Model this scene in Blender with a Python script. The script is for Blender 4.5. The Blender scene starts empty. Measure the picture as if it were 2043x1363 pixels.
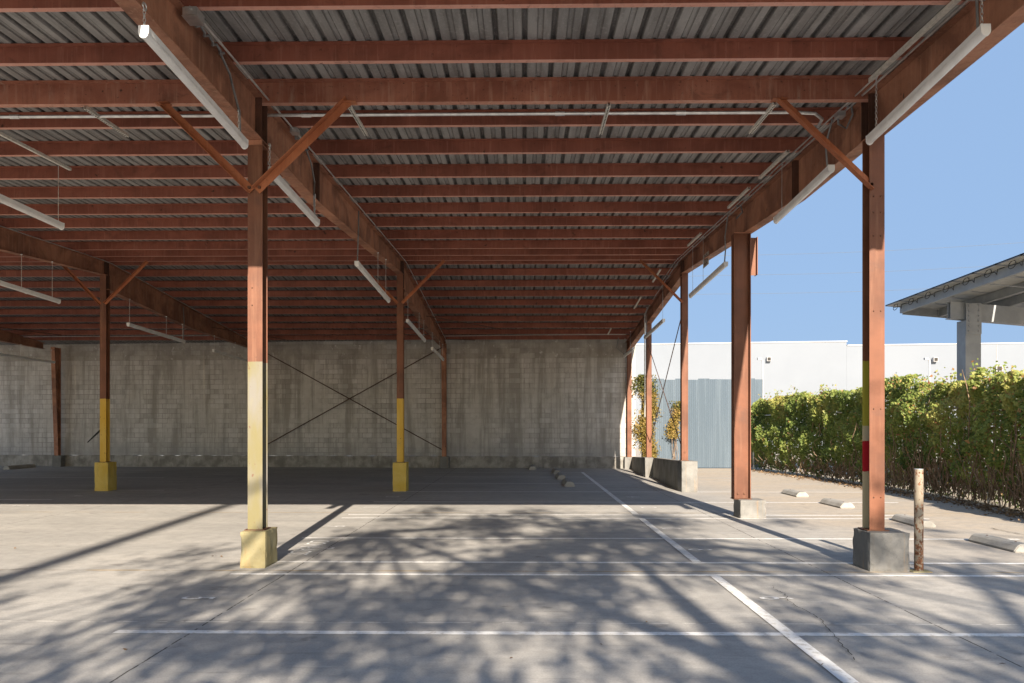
import bpy, bmesh, math, random
import numpy as np
from mathutils import Vector, Matrix, noise as mnoise
R = math.radians
random.seed(7); rng = np.random.default_rng(7)
sc = bpy.context.scene
COL = sc.collection
H = 1.69                      # eye height
F = 1589.0                    # focal length in pixels of the 2043 px wide photograph
TH = R(0.85)                  # camera yaw to the left
HZ = 851.0                    # horizon row
CT, ST = math.cos(TH), math.sin(TH)

# ---------------------------------------------------------------- measuring helpers
def ray(u, v):
    a = (u - 1021.5) / F; b = (HZ - v) / F
    return Vector((-ST + a * CT, CT + a * ST, b))
def ground(u, v, z=0.0):
    d = ray(u, v); t = (z - H) / d.z
    return Vector((d.x * t, d.y * t, z))
def at_y(u, v, Y):
    d = ray(u, v); t = Y / d.y
    return Vector((d.x * t, Y, H + d.z * t))
def at_x(u, v, X):
    d = ray(u, v); t = X / d.x
    return Vector((X, d.y * t, H + d.z * t))

# ---------------------------------------------------------------- object helpers
def tag(o, label=None, cat=None, group=None, kind=None):
    if label: o['label'] = label
    if cat: o['category'] = cat
    if group: o['group'] = group
    if kind: o['kind'] = kind
    return o
def empty(name, loc=(0, 0, 0)):
    o = bpy.data.objects.new(name, None); COL.objects.link(o); o.location = loc
    o.empty_display_size = 0.2
    return o

class MB:
    def __init__(s): s.v = []; s.f = []
    def add(s, vs, fs):
        b = len(s.v); s.v += [tuple(v) for v in vs]; s.f += [tuple(i + b for i in f) for f in fs]; return s
    def hexa(s, p):            # p: 4 bottom (ccw) + 4 top
        return s.add(p, [(3, 2, 1, 0), (4, 5, 6, 7), (0, 1, 5, 4), (1, 2, 6, 5), (2, 3, 7, 6), (3, 0, 4, 7)])
    def box(s, x0, x1, y0, y1, z0, z1):
        return s.hexa([(x0, y0, z0), (x1, y0, z0), (x1, y1, z0), (x0, y1, z0), (x0, y0, z1), (x1, y0, z1), (x1, y1, z1), (x0, y1, z1)])
    def tube(s, pts, r, seg=8, caps=True):
        pts = [Vector(p) for p in pts]; rs = r if isinstance(r, (list, tuple)) else [r] * len(pts)
        up = None; rings = []
        for i, p in enumerate(pts):
            t = (pts[min(i + 1, len(pts) - 1)] - pts[max(i - 1, 0)])
            t = t.normalized() if t.length > 1e-9 else Vector((0, 0, 1))
            if up is None:
                up = t.orthogonal().normalized()
            up = (up - t * up.dot(t))
            up = up.normalized() if up.length > 1e-6 else t.orthogonal().normalized()
            w = t.cross(up)
            rings.append([p + (up * math.cos(2 * math.pi * k / seg) + w * math.sin(2 * math.pi * k / seg)) * rs[i] for k in range(seg)])
        vs = [q for ring in rings for q in ring]; fs = []
        for i in range(len(pts) - 1):
            for k in range(seg):
                a = i * seg + k; b = i * seg + (k + 1) % seg
                fs.append((a, b, b + seg, a + seg))
        if caps:
            fs.append(tuple(range(seg))[::-1]); n = (len(pts) - 1) * seg
            fs.append(tuple(range(n, n + seg)))
        return s.add(vs, fs)
    def prism(s, prof, p0, p1, up=(0, 0, 1)):   # profile (a,b): a sideways, b up
        p0 = Vector(p0); p1 = Vector(p1); t = (p1 - p0).normalized(); up = Vector(up)
        side = t.cross(up).normalized(); upv = side.cross(t).normalized(); n = len(prof)
        vs = [p0 + side * a + upv * b for a, b in prof] + [p1 + side * a + upv * b for a, b in prof]
        fs = [tuple(range(n))[::-1], tuple(range(n, 2 * n))] + [(i, (i + 1) % n, (i + 1) % n + n, i + n) for i in range(n)]
        return s.add(vs, fs)
    def build(s, name, mat, parent=None, smooth=False, bevel=0.0, origin=None):
        me = bpy.data.meshes.new(name)
        vs = s.v
        if origin is not None:
            ox, oy, oz = origin; vs = [(a - ox, b - oy, c - oz) for a, b, c in vs]
        me.from_pydata(vs, [], s.f)
        bm = bmesh.new(); bm.from_mesh(me); bmesh.ops.recalc_face_normals(bm, faces=bm.faces[:])
        if bevel > 0:
            es = [e for e in bm.edges if len(e.link_faces) == 2 and e.calc_face_angle(0) > 0.7]
            bmesh.ops.bevel(bm, geom=es, offset=bevel, segments=2, affect='EDGES', clamp_overlap=True)
        bm.to_mesh(me); bm.free()
        if smooth: me.shade_smooth()
        me.materials.append(mat)
        o = bpy.data.objects.new(name, me); COL.objects.link(o)
        if origin is not None: o.location = origin
        if parent is not None:
            o.parent = parent
            o.matrix_parent_inverse = Matrix.Identity(4)
            # everything under a root is written in world coordinates
            w = parent; off = Vector((0, 0, 0))
            while w: off += Vector(w.location); w = w.parent
            o.location = Vector(o.location) - off
        return o

def rough_block(x0, x1, y0, y1, z0, z1, seed=0, amp=0.005, chip=0.02, taper=0.0, n=9):
    bm = bmesh.new(); bmesh.ops.create_cube(bm, size=1.0)
    bmesh.ops.subdivide_edges(bm, edges=bm.edges[:], cuts=n, use_grid_fill=True)
    sx, sy, sz = x1 - x0, y1 - y0, z1 - z0
    cx, cy = (x0 + x1) / 2, (y0 + y1) / 2
    for v in bm.verts:
        p = Vector(v.co)
        e = sorted([0.5 - abs(p.x), 0.5 - abs(p.y), 0.5 - abs(p.z)])
        edge = e[1] < 0.02
        q = Vector((cx + p.x * sx * (1 + taper * p.z), cy + p.y * sy * (1 + taper * p.z), z0 + (p.z + 0.5) * sz))
        nn = mnoise.noise(q * 5 + Vector((seed * 9.1, 0, 0)))
        d = Vector((p.x if abs(p.x) > .49 else 0, p.y if abs(p.y) > .49 else 0, p.z if p.z > .49 else 0))
        k = amp * mnoise.noise(q * 9 + Vector((seed * 3.7, 1, 2)))
        if edge:
            m = mnoise.noise(q * 14 + Vector((seed * 2.3, 5, 1)))
            k -= chip * (0.35 + max(0.0, m) * 1.6)
        if p.z < -0.49: d = Vector((d.x, d.y, 0))
        if d.length > 0: q += d.normalized() * k
        v.co = q
    mb = MB(); bm.verts.index_update()
    mb.v = [tuple(v.co) for v in bm.verts]; mb.f = [tuple(v.index for v in f.verts) for f in bm.faces]
    bm.free()
    return mb

# ---------------------------------------------------------------- node materials
class NM:
    def __init__(s, name, rough=0.7, metal=0.0, spec=0.3):
        s.m = bpy.data.materials.new(name); s.m.use_nodes = True; s.nt = s.m.node_tree
        s.b = s.nt.nodes['Principled BSDF']
        s.b.inputs['Roughness'].default_value = rough; s.b.inputs['Metallic'].default_value = metal
        s.b.inputs['Specular IOR Level'].default_value = spec
    def n(s, t, ins=None, **props):
        nd = s.nt.nodes.new(t)
        for k, v in props.items(): setattr(nd, k, v)
        for k, v in (ins or {}).items(): s.put(nd.inputs[k], v)
        return nd
    def put(s, sock, v):
        if isinstance(v, bpy.types.NodeSocket): s.nt.links.new(v, sock)
        else:
            if hasattr(sock.default_value, '__len__') and len(sock.default_value) == 4 and len(v) == 3: v = (*v, 1)
            sock.default_value = v
    def pos(s): return s.n('ShaderNodeNewGeometry').outputs['Position']
    def obj(s): return s.n('ShaderNodeTexCoord').outputs['Object']
    def scale(s, vec, sx, sy, sz, off=(0, 0, 0)):
        return s.n('ShaderNodeMapping', {'Vector': vec, 'Scale': (sx, sy, sz), 'Location': off}).outputs[0]
    def noise(s, vec, sc_=1.0, det=4.0, rough=0.55, dist=0.0):
        return s.n('ShaderNodeTexNoise', {'Vector': vec, 'Scale': sc_, 'Detail': det, 'Roughness': rough, 'Distortion': dist}).outputs['Fac']
    def ramp(s, f, lo, hi, a=0.0, b=1.0):
        return s.n('ShaderNodeMapRange', {'Value': f, 'From Min': lo, 'From Max': hi, 'To Min': a, 'To Max': b}, interpolation_type='SMOOTHSTEP').outputs[0]
    def mix(s, f, a, b, mode='MIX'):
        nd = s.n('ShaderNodeMix', data_type='RGBA', blend_type=mode)
        s.put(nd.inputs[0], f); s.put(nd.inputs[6], a); s.put(nd.inputs[7], b)
        return nd.outputs[2]
    def math(s, op, a, b=0.0, clamp=False):
        nd = s.n('ShaderNodeMath', operation=op, use_clamp=clamp); s.put(nd.inputs[0], a); s.put(nd.inputs[1], b)
        return nd.outputs[0]
    def sep(s, vec): return s.n('ShaderNodeSeparateXYZ', {0: vec}).outputs
    def color(s, c): s.put(s.b.inputs['Base Color'], c); return s
    def rough(s, v): s.put(s.b.inputs['Roughness'], v); return s
    def bump(s, h, strength=0.3, dist=0.01):
        nd = s.n('ShaderNodeBump', {'Height': h, 'Strength': strength, 'Distance': dist})
        s.put(s.b.inputs['Normal'], nd.outputs[0]); return s

def m_steel(name, a, b, streak, rough=0.62, dusty=0.0, pits=0.5):
    m = NM(name, rough, 0.0, 0.35); p = m.pos()
    f1 = m.ramp(m.noise(p, 1.3, 6, 0.62, 0.6), 0.38, 0.62)
    c = m.mix(f1, a, b)
    st = m.ramp(m.noise(m.scale(p, 7, 7, 0.55), 2.2, 5, 0.6), 0.5, 0.72)
    c = m.mix(m.math('MULTIPLY', st, 0.30), c, streak)
    st2 = m.ramp(m.noise(m.scale(p, 11, 11, 0.9, (3, 9, 1)), 1.6, 4, 0.6), 0.53, 0.70)
    c = m.mix(m.math('MULTIPLY', st2, 0.22), c, tuple(x * 0.42 for x in a))
    pit = m.ramp(m.noise(p, 26, 3, 0.6), 0.64, 0.74)
    c = m.mix(m.math('MULTIPLY', pit, pits), c, (0.05, 0.022, 0.014))
    bl = m.ramp(m.noise(p, 2.2, 6, 0.7, 0.8), 0.56, 0.70)
    c = m.mix(m.math('MULTIPLY', bl, 0.62), c, tuple(x * 0.45 for x in b))
    run = m.ramp(m.noise(m.scale(p, 16, 16, 0.7, (5, 2, 8)), 1.5, 4, 0.6), 0.58, 0.70)
    c = m.mix(m.math('MULTIPLY', run, 0.22), c, tuple(min(.6, x * 1.35 + .03) for x in streak))
    spot = m.ramp(m.noise(p, 7.5, 3, 0.5), 0.70, 0.76)
    c = m.mix(m.math('MULTIPLY', spot, 0.8), c, (0.035, 0.018, 0.013))
    if dusty:
        d = m.ramp(m.noise(m.scale(p, 5, 5, 0.9, (1, 4, 2)), 1.5, 6, 0.65), 0.55, 0.75)
        c = m.mix(m.math('MULTIPLY', d, dusty), c, (0.36, 0.25, 0.19))
    m.color(c); m.rough(m.ramp(m.noise(p, 4, 3), 0.3, 0.7, rough - 0.1, rough + 0.14))
    m.bump(m.noise(p, 30, 3), 0.12, 0.004)
    return m.m

RUST_A, RUST_B, RUST_S = (0.20,0.07,0.04), (0.285, 0.105, 0.055), (0.33, 0.145, 0.085)
M = {}
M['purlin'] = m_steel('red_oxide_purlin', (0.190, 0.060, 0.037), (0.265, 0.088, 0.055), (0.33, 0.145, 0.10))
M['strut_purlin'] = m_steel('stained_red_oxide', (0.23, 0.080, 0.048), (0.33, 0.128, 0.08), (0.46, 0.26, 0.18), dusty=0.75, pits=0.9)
M['purlin_flange'] = m_steel('bounce_lit_purlin_flange', (0.56, 0.27, 0.205), (0.62, 0.32, 0.25), (0.66, 0.40, 0.32))  # lighter colour paints the ground bounce onto the flange undersides
M['strut_purlin_flange'] = m_steel('bounce_lit_stained_flange', (0.44, 0.20, 0.14), (0.54, 0.27, 0.195), (0.68, 0.48, 0.36), dusty=0.6, pits=0.9)  # same painted bounce light, with real dust and pitting over it
M['girder'] = m_steel('weathered_red_oxide', (0.21, 0.092, 0.056), (0.40, 0.185, 0.112), (0.50, 0.28, 0.18))
M['stiffener'] = m_steel('shade_toned_stiffener_plate', (0.055, 0.028, 0.020), (0.10, 0.045, 0.03), (0.14, 0.065, 0.045))  # near-black base colour paints in the shade on the plate faces
M['brace'] = m_steel('orange_red_oxide', (0.30, 0.095, 0.042), (0.38, 0.135, 0.06), (0.40, 0.17, 0.085))

def m_column(name, yz=None, ytone=(0.56, 0.40, 0.075), front_y=None, bands=None):
    """red oxide column, painted below yz; bands = [(z0,z1,colour)] painted on the web only"""
    m = NM(name, 0.58, 0.0, 0.35); p = m.pos(); o = m.obj(); x, y, z = m.sep(o)
    f1 = m.ramp(m.noise(p, 1.4, 5), 0.35, 0.66)
    c = m.mix(f1, (0.116, 0.044, 0.024), (0.190, 0.072, 0.038))
    st = m.ramp(m.noise(m.scale(p, 7, 7, 0.5), 2.0, 5, 0.6), 0.5, 0.72)
    c = m.mix(m.math('MULTIPLY', st, 0.5), c, (0.26, 0.125, 0.074))
    d = m.ramp(m.noise(p, 3.1, 4, 0.6), 0.56, 0.74)
    c = m.mix(m.math('MULTIPLY', d, 0.45), c, (0.105, 0.050, 0.036))
    pit = m.ramp(m.noise(p, 34, 3, 0.6), 0.66, 0.73)
    c = m.mix(m.math('MULTIPLY', pit, 0.6), c, (0.06, 0.028, 0.018))
    if yz is not None:
        wob = m.math('MULTIPLY', m.math('SUBTRACT', m.noise(p, 9, 2), 0.5), 0.018)
        msk = m.math('LESS_THAN', m.math('ADD', z, wob), yz)
        yf = m.ramp(m.noise(m.scale(p, 4, 4, 1.2), 1.0, 5), 0.36, 0.66)
        yc = m.mix(yf, ytone, tuple(min(1, k) for k in (ytone[0] * 1.06, ytone[1] * 1.14, ytone[2] * 2.1)))
        sm = m.ramp(m.noise(m.scale(p, 5, 5, 1.6, (4, 2, 7)), 1.3, 4, 0.65), 0.58, 0.76)
        yc = m.mix(m.math('MULTIPLY', sm, 0.45), yc, (0.24, 0.22, 0.11))
        ch = m.ramp(m.noise(m.scale(p, 1, 1, 0.6), 21, 3, 0.6), 0.665, 0.70)
        yc = m.mix(m.math('MULTIPLY', ch, 0.8), yc, (0.13, 0.06, 0.035))
        if bands is None:
            c = m.mix(msk, c, yc)
    if bands:
        side = m.math('GREATER_THAN', y, front_y)
        for z0, z1, bc in bands:
            wob = m.math('MULTIPLY', m.math('SUBTRACT', m.noise(p, 14, 3), 0.5), 0.05)
            zz = m.math('ADD', z, wob)
            k = m.math('MULTIPLY', m.math('MULTIPLY', m.math('GREATER_THAN', zz, z0), m.math('LESS_THAN', zz, z1)), side)
            c = m.mix(k, c, bc)
    m.color(c); m.bump(m.noise(p, 30, 3), 0.1, 0.004)
    return m.m

def m_concrete(name, a, b, stain=(0.16, 0.145, 0.125), rust=0.0, rough=0.85, tone=None):
    m = NM(name, rough, 0, 0.2); p = m.pos()
    c = m.mix(m.ramp(m.noise(p, 2.3, 6, 0.6), 0.33, 0.68), a, b)
    s_ = m.ramp(m.noise(m.scale(p, 3.5, 3.5, 0.7), 1.6, 5, 0.62), 0.5, 0.74)
    c = m.mix(m.math('MULTIPLY', s_, 0.6), c, stain)
    if rust:
        r_ = m.ramp(m.noise(m.scale(p, 9, 9, 0.6, (2, 1, 3)), 1.2, 4, 0.6), 0.56, 0.72)
        c = m.mix(m.math('MULTIPLY', r_, rust), c, (0.42, 0.25, 0.10))
    pit = m.ramp(m.noise(p, 55, 2, 0.6), 0.64, 0.72)
    c = m.mix(m.math('MULTIPLY', pit, 0.45), c, tuple(k * 0.5 for k in a))
    m.color(c)
    m.bump(m.math('ADD', m.noise(p, 40, 4), m.math('MULTIPLY', m.noise(p, 9, 4), 1.5)), 0.35, 0.008)
    return m.m
M['pedestal'] = m_concrete('pedestal_concrete', (0.165, 0.163, 0.158), (0.255, 0.25, 0.24), rust=0.35)
M['pedestal_yellow'] = m_concrete('yellow_painted_concrete', (0.54, 0.37, 0.07), (0.62, 0.46, 0.13), stain=(0.36, 0.27, 0.10))
M['pedestal_pale'] = m_concrete('faded_yellow_concrete', (0.27, 0.225, 0.11), (0.33, 0.295, 0.18), stain=(0.28, 0.20, 0.085), rust=0.4)
M['low_wall'] = m_concrete('board_marked_concrete', (0.22, 0.205, 0.18), (0.33, 0.31, 0.28), stain=(0.13, 0.115, 0.10))
M['wheel_stop'] = m_concrete('wheel_stop_concrete', (0.30, 0.29, 0.27), (0.40, 0.385, 0.36), stain=(0.27, 0.25, 0.22))
M['footing'] = m_concrete('footing_concrete', (0.20, 0.19, 0.175), (0.38, 0.365, 0.34), stain=(0.12, 0.112, 0.102))

def m_lot():
    m = NM('parking_slab_concrete', 0.86, 0, 0.22); p = m.pos(); x, y, z = m.sep(p)
    c = m.mix(m.ramp(m.noise(p, 0.35, 6, 0.6), 0.34, 0.68), (0.375, 0.365, 0.352), (0.475, 0.46, 0.438))
    # worn drive paths and dusty patches, stretched along the stalls
    f = m.ramp(m.noise(m.scale(p, 0.35, 1.5, 1), 0.9, 6, 0.62), 0.45, 0.72)
    c = m.mix(m.math('MULTIPLY', f, 0.55), c, (0.56, 0.535, 0.50))
    f = m.ramp(m.noise(m.scale(p, 0.25, 1.1, 1, (7, 3, 0)), 1.2, 6, 0.65), 0.52, 0.78)
    c = m.mix(m.math('MULTIPLY', f, 0.6), c, (0.28, 0.268, 0.255))
    # tan dust over the uncovered strip on the right
    tan = m.math('MULTIPLY', m.ramp(m.math('ADD', x, m.math('MULTIPLY', m.math('SUBTRACT', m.noise(p, 0.5, 3), 0.5), 2.2)), 3.9, 6.2),
                 m.ramp(y, 9.0, 15.0, 0.25, 0.9))
    tan = m.math('MULTIPLY', tan, m.ramp(m.noise(m.scale(p, 0.4, 1.3, 1, (2, 8, 0)), 0.8, 5, 0.6), 0.25, 0.62, 0.35, 1.0))
    c = m.mix(tan, c, (0.50, 0.415, 0.32))
    mo = m.ramp(m.noise(p, 5.5, 6, 0.72), 0.36, 0.70)
    c = m.mix(m.math('MULTIPLY', mo, 0.48), c, (0.27, 0.26, 0.25))
    sc1 = m.ramp(m.noise(m.scale(p, 0.7, 9, 1, (1, 5, 0)), 1.3, 5, 0.7, 0.5), 0.58, 0.70)
    c = m.mix(m.math('MULTIPLY', sc1, 0.52), c, (0.24, 0.23, 0.22))
    sc2 = m.ramp(m.noise(m.scale(p, 1.1, 6, 1, (9, 2, 0)), 2.2, 5, 0.7, 0.4), 0.60, 0.72)
    c = m.mix(m.math('MULTIPLY', sc2, 0.45), c, (0.62, 0.60, 0.56))
    # oil drips
    f = m.ramp(m.noise(p, 2.1, 4, 0.55), 0.63, 0.74)
    c = m.mix(m.math('MULTIPLY', f, 0.5), c, (0.12, 0.11, 0.105))
    f = m.ramp(m.noise(p, 60, 3, 0.7), 0.4, 0.75)
    c = m.mix(m.math('MULTIPLY', f, 0.42), c, (0.20, 0.19, 0.18))
    sp = m.ramp(m.noise(p, 130, 2, 0.5), 0.66, 0.75)
    c = m.mix(m.math('MULTIPLY', sp, 0.4), c, (0.58, 0.54, 0.49))
    # control joints
    wob = m.math('MULTIPLY', m.math('SUBTRACT', m.noise(p, 3, 4, 0.7), 0.5), 0.05)
    def line(coord, at, w, col, k, c, jag=1.0):
        d = m.math('ABSOLUTE', m.math('SUBTRACT', m.math('ADD', coord, m.math('MULTIPLY', wob, jag)), at))
        f = m.math('MULTIPLY', m.math('LESS_THAN', d, w), k)
        return m.mix(f, c, col)
    brk = m.ramp(m.noise(p, 7, 3, 0.7), 0.36, 0.5)
    for jx in (-2.73, 3.50, 9.7, -8.95, -15.2):
        c = line(x, jx, 0.007, (0.06, 0.055, 0.05), m.math('MULTIPLY', brk, 0.9), c, 0.6)
    for jy in (6.86,):
        c = line(y, jy, 0.014, (0.70, 0.68, 0.64), m.math('MULTIPLY', m.ramp(m.noise(p, 5, 4, 0.7), 0.45, 0.55), 0.8), c, 0.25)
        c = line(y, jy + 0.012, 0.005, (0.10, 0.095, 0.09), 0.5, c, 0.25)
    for jy in (9.30, 15.6, 22.0, 28.2):
        c = line(y, jy, 0.035, (0.46, 0.33, 0.17), m.math('MULTIPLY', m.ramp(m.noise(p, 1.1, 3), 0.4, 0.6), 0.6), c, 0.4)
        c = line(y, jy, 0.008, (0.10, 0.09, 0.08), m.math('MULTIPLY', brk, 0.7), c, 0.3)
    m.color(c)
    m.rough(m.ramp(m.noise(p, 1.5, 4), 0.3, 0.7, 0.74, 0.92))
    m.bump(m.math('ADD', m.noise(p, 90, 3), m.math('MULTIPLY', m.noise(p, 12, 4), 1.0)), 0.22, 0.006)
    return m.m
M['lot'] = m_lot()

def m_paint():
    m = NM('worn_line_paint', 0.7, 0, 0.3); p = m.pos()
    w = m.ramp(m.noise(p, 14, 5, 0.7), 0.50, 0.64)
    w2 = m.ramp(m.noise(p, 1.6, 3, 0.6), 0.42, 0.66)
    c = m.mix(m.math('MULTIPLY', w, 0.8), (0.80, 0.80, 0.80), (0.52, 0.49, 0.45))
    c = m.mix(m.math('MULTIPLY', w2, 0.36), c, (0.56, 0.54, 0.50))
    m.color(c); return m.m
M['paint'] = m_paint()
m_ = NM('stencil_paint', 0.7, 0, 0.3); m_.color(m_.mix(m_.ramp(m_.noise(m_.pos(), 22, 4, 0.7), 0.56, 0.66), (0.80, 0.80, 0.80), (0.56, 0.54, 0.50))); M['number_paint'] = m_.m
m_ = NM('dark_crack', 0.95, 0, 0.1); m_.color((0.035, 0.032, 0.03)); M['crack'] = m_.m  # even dark colour of the slab cracks

def m_block():
    m = NM('stained_concrete_block', 0.9, 0, 0.15); o = m.obj(); x, y, z = m.sep(o)
    vec = m.n('ShaderNodeCombineXYZ', {0: x, 1: z, 2: 0.0}).outputs[0]
    br = m.n('ShaderNodeTexBrick', {'Vector': vec, 'Color1': (0.505, 0.488, 0.477), 'Color2': (0.595, 0.583, 0.572), 'Mortar': (0.212, 0.198, 0.183),
                                   'Scale': 1.0, 'Mortar Size': 0.0075, 'Mortar Smooth': 0.25, 'Bias': 0.0, 'Brick Width': 0.4064, 'Row Height': 0.2032})
    br.offset = 0.5
    plain = m.mix(m.ramp(m.noise(o, 1.7, 5), 0.3, 0.7), (0.474, 0.457, 0.442), (0.564, 0.552, 0.533))
    vis = m.ramp(m.noise(m.scale(o, 0.55, 1, 0.45), 1.3, 5, 0.65), 0.38, 0.58, 0.07, 1.0)
    c = m.mix(vis, plain, br.outputs['Color'])
    # run-down stains, narrow across and long downwards
    s1 = m.ramp(m.noise(m.scale(o, 1.9, 1, 0.14), 1.0, 7, 0.68, 0.3), 0.46, 0.62)
    c = m.mix(m.math('MULTIPLY', s1, 0.72), c, (0.278, 0.261, 0.239))
    s2 = m.ramp(m.noise(m.scale(o, 6.5, 1, 0.42, (3, 0, 2)), 1.0, 6, 0.68), 0.50, 0.66)
    c = m.mix(m.math('MULTIPLY', s2, 0.62), c, (0.302, 0.286, 0.268))
    s3 = m.ramp(m.noise(m.scale(o, 7.5, 1, 0.16, (8, 0, 5)), 1.0, 3, 0.5), 0.62, 0.74)
    top = m.ramp(z, 1.6, 4.2)
    c = m.mix(m.math('MULTIPLY', m.math('MULTIPLY', s3, top), 0.55), c, (0.750, 0.709, 0.640))
    blot = m.ramp(m.noise(o, 3.2, 6, 0.7), 0.5, 0.72)
    c = m.mix(m.math('MULTIPLY', blot, 0.60), c, (0.301, 0.292, 0.285))
    # bond beam band with lime bloom
    band = m.math('GREATER_THAN', z, 4.47)
    bb = m.mix(m.ramp(m.noise(m.scale(o, 1.2, 1, 0.8), 1.5, 6, 0.65), 0.36, 0.66), (0.255, 0.236, 0.211), (0.414, 0.391, 0.360))
    bloom = m.ramp(m.noise(m.scale(o, 2.2, 1, 1.5, (5, 0, 1)), 2.2, 6, 0.75), 0.57, 0.66)
    bb = m.mix(m.math('MULTIPLY', bloom, 0.75), bb, (0.750, 0.750, 0.750))
    c = m.mix(m.math('MULTIPLY', band, 0.70), c, bb)
    gb = m.n('ShaderNodeTexWhiteNoise', {'Vector': m.n('ShaderNodeCombineXYZ', {0: m.math('FLOOR', m.math('ADD', m.math('DIVIDE', x, 0.4064), m.math('MULTIPLY', m.math('MODULO', m.math('FLOOR', m.math('DIVIDE', z, 0.2032)), 2.0), 0.5))), 1: m.math('FLOOR', m.math('DIVIDE', z, 0.2032)), 2: 0.0}).outputs[0]}, noise_dimensions='3D').outputs['Value']
    c = m.mix(m.math('MULTIPLY', m.math('MULTIPLY', m.ramp(gb, 0.72, 0.95), vis), 0.32), c, (0.636, 0.633, 0.634))
    c = m.mix(m.math('MULTIPLY', m.math('MULTIPLY', m.ramp(gb, 0.30, 0.05), vis), 0.35), c, (0.286, 0.272, 0.262))
    # damp towards the footing: old stain
    low = m.ramp(m.math('ADD', z, m.math('MULTIPLY', m.noise(o, 0.9, 5, 0.65), 2.0)), 1.3, 2.4, 0.55, 0.0)
    c = m.mix(low, c, (0.279, 0.284, 0.298))
    m.color(c)
    hgt = m.math('ADD', m.math('MULTIPLY', m.math('SUBTRACT', 1.0, br.outputs['Fac']), vis), m.math('MULTIPLY', m.noise(o, 35, 4), 0.5))
    m.bump(hgt, 0.55, 0.012)
    return m.m
M['block'] = m_block()

def m_deck():
    m = NM('aged_galvanised_deck', 0.55, 0.25, 0.4); p = m.pos()
    c = m.mix(m.ramp(m.noise(m.scale(p, 3, 0.5, 1), 1.4, 6, 0.65), 0.33, 0.68), (0.20, 0.195, 0.192), (0.33, 0.325, 0.32))
    d = m.ramp(m.noise(m.scale(p, 9, 1.1, 1), 1.6, 5, 0.7), 0.5, 0.72)
    c = m.mix(m.math('MULTIPLY', d, 0.55), c, (0.13, 0.118, 0.11))
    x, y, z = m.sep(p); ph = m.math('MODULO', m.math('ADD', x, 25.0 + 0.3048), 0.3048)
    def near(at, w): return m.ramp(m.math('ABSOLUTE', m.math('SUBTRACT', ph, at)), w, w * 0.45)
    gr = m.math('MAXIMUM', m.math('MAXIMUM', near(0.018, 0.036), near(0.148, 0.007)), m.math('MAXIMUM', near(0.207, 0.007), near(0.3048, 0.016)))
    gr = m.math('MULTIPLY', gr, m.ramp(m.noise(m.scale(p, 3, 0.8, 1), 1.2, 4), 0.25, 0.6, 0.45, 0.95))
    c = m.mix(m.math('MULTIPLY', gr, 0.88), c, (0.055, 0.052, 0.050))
    s = m.ramp(m.noise(p, 24, 4, 0.7), 0.52, 0.7)
    c = m.mix(m.math('MULTIPLY', s, 0.30), c, (0.50, 0.48, 0.46))
    m.color(c); m.bump(m.noise(p, 14, 3), 0.12, 0.01)
    return m.m
M['deck'] = m_deck()
def plain(name, c1, c2, rough=0.5, metal=0.0, sc_=6.0, spec=0.4, bump=0.0):
    m = NM(name, rough, metal, spec); p = m.pos()
    m.color(m.mix(m.ramp(m.noise(p, sc_, 5, 0.6), 0.35, 0.68), c1, c2))
    if bump: m.bump(m.noise(p, 40, 3), bump, 0.005)
    return m.m
M['galv'] = plain('galvanised_conduit', (0.50, 0.50, 0.50), (0.66, 0.66, 0.65), 0.38, 0.75, 9)
M['flex'] = plain('grey_flexible_conduit', (0.16, 0.16, 0.165), (0.24, 0.24, 0.24), 0.5, 0.4)
M['housing'] = plain('white_enamel', (0.72, 0.72, 0.71), (0.80, 0.80, 0.79), 0.35)
M['lens'] = plain('frosted_lens', (0.70, 0.69, 0.67), (0.78, 0.77, 0.75), 0.28)
M['strut'] = plain('zinc_strut', (0.55, 0.53, 0.48), (0.72, 0.69, 0.62), 0.5, 0.2, 20)
M['dark'] = plain('dark_slot', (0.03, 0.03, 0.03), (0.05, 0.045, 0.04), 0.8)
M['bolt'] = plain('rusty_bolt', (0.10, 0.045, 0.028), (0.16, 0.07, 0.04), 0.6, 0.3)
M['rod'] = plain('rusty_rod', (0.085, 0.05, 0.038), (0.13, 0.075, 0.055), 0.6, 0.3)
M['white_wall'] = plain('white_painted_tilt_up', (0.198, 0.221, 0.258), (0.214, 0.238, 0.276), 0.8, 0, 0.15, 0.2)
M['cap'] = plain('grey_coping', (0.36, 0.36, 0.37), (0.44, 0.44, 0.45), 0.5)
M['solar_steel'] = plain('grey_painted_steel', (0.26, 0.28, 0.305), (0.33, 0.35, 0.375), 0.5, 0.1, 2.5, 0.4)
M['panel_back'] = plain('panel_backsheet', (0.42, 0.43, 0.43), (0.50, 0.51, 0.51), 0.5)
M['frame'] = plain('panel_frame', (0.30, 0.32, 0.36), (0.36, 0.38, 0.42), 0.4, 0.5)
M['wire'] = plain('weathered_wire', (0.10, 0.115, 0.135), (0.13, 0.145, 0.165), 0.6)
M['cable'] = plain('black_cable', (0.02, 0.02, 0.02), (0.03, 0.03, 0.03), 0.5)
M['wood'] = plain('bark', (0.10, 0.07, 0.045), (0.19, 0.14, 0.095), 0.9, 0, 12, 0.15, 0.5)
M['twig'] = plain('dry_twigs', (0.15, 0.10, 0.065), (0.30, 0.22, 0.15), 0.9, 0, 8, 0.1)
M['sign'] = plain('faded_white_sign', (0.42, 0.38, 0.34), (0.52, 0.48, 0.43), 0.6)
M['sign_ink'] = plain('sign_numerals', (0.05, 0.04, 0.04), (0.08, 0.06, 0.05), 0.6)
M['blue'] = plain('blue_spray_paint', (0.10, 0.17, 0.36), (0.14, 0.22, 0.42), 0.5)

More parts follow.
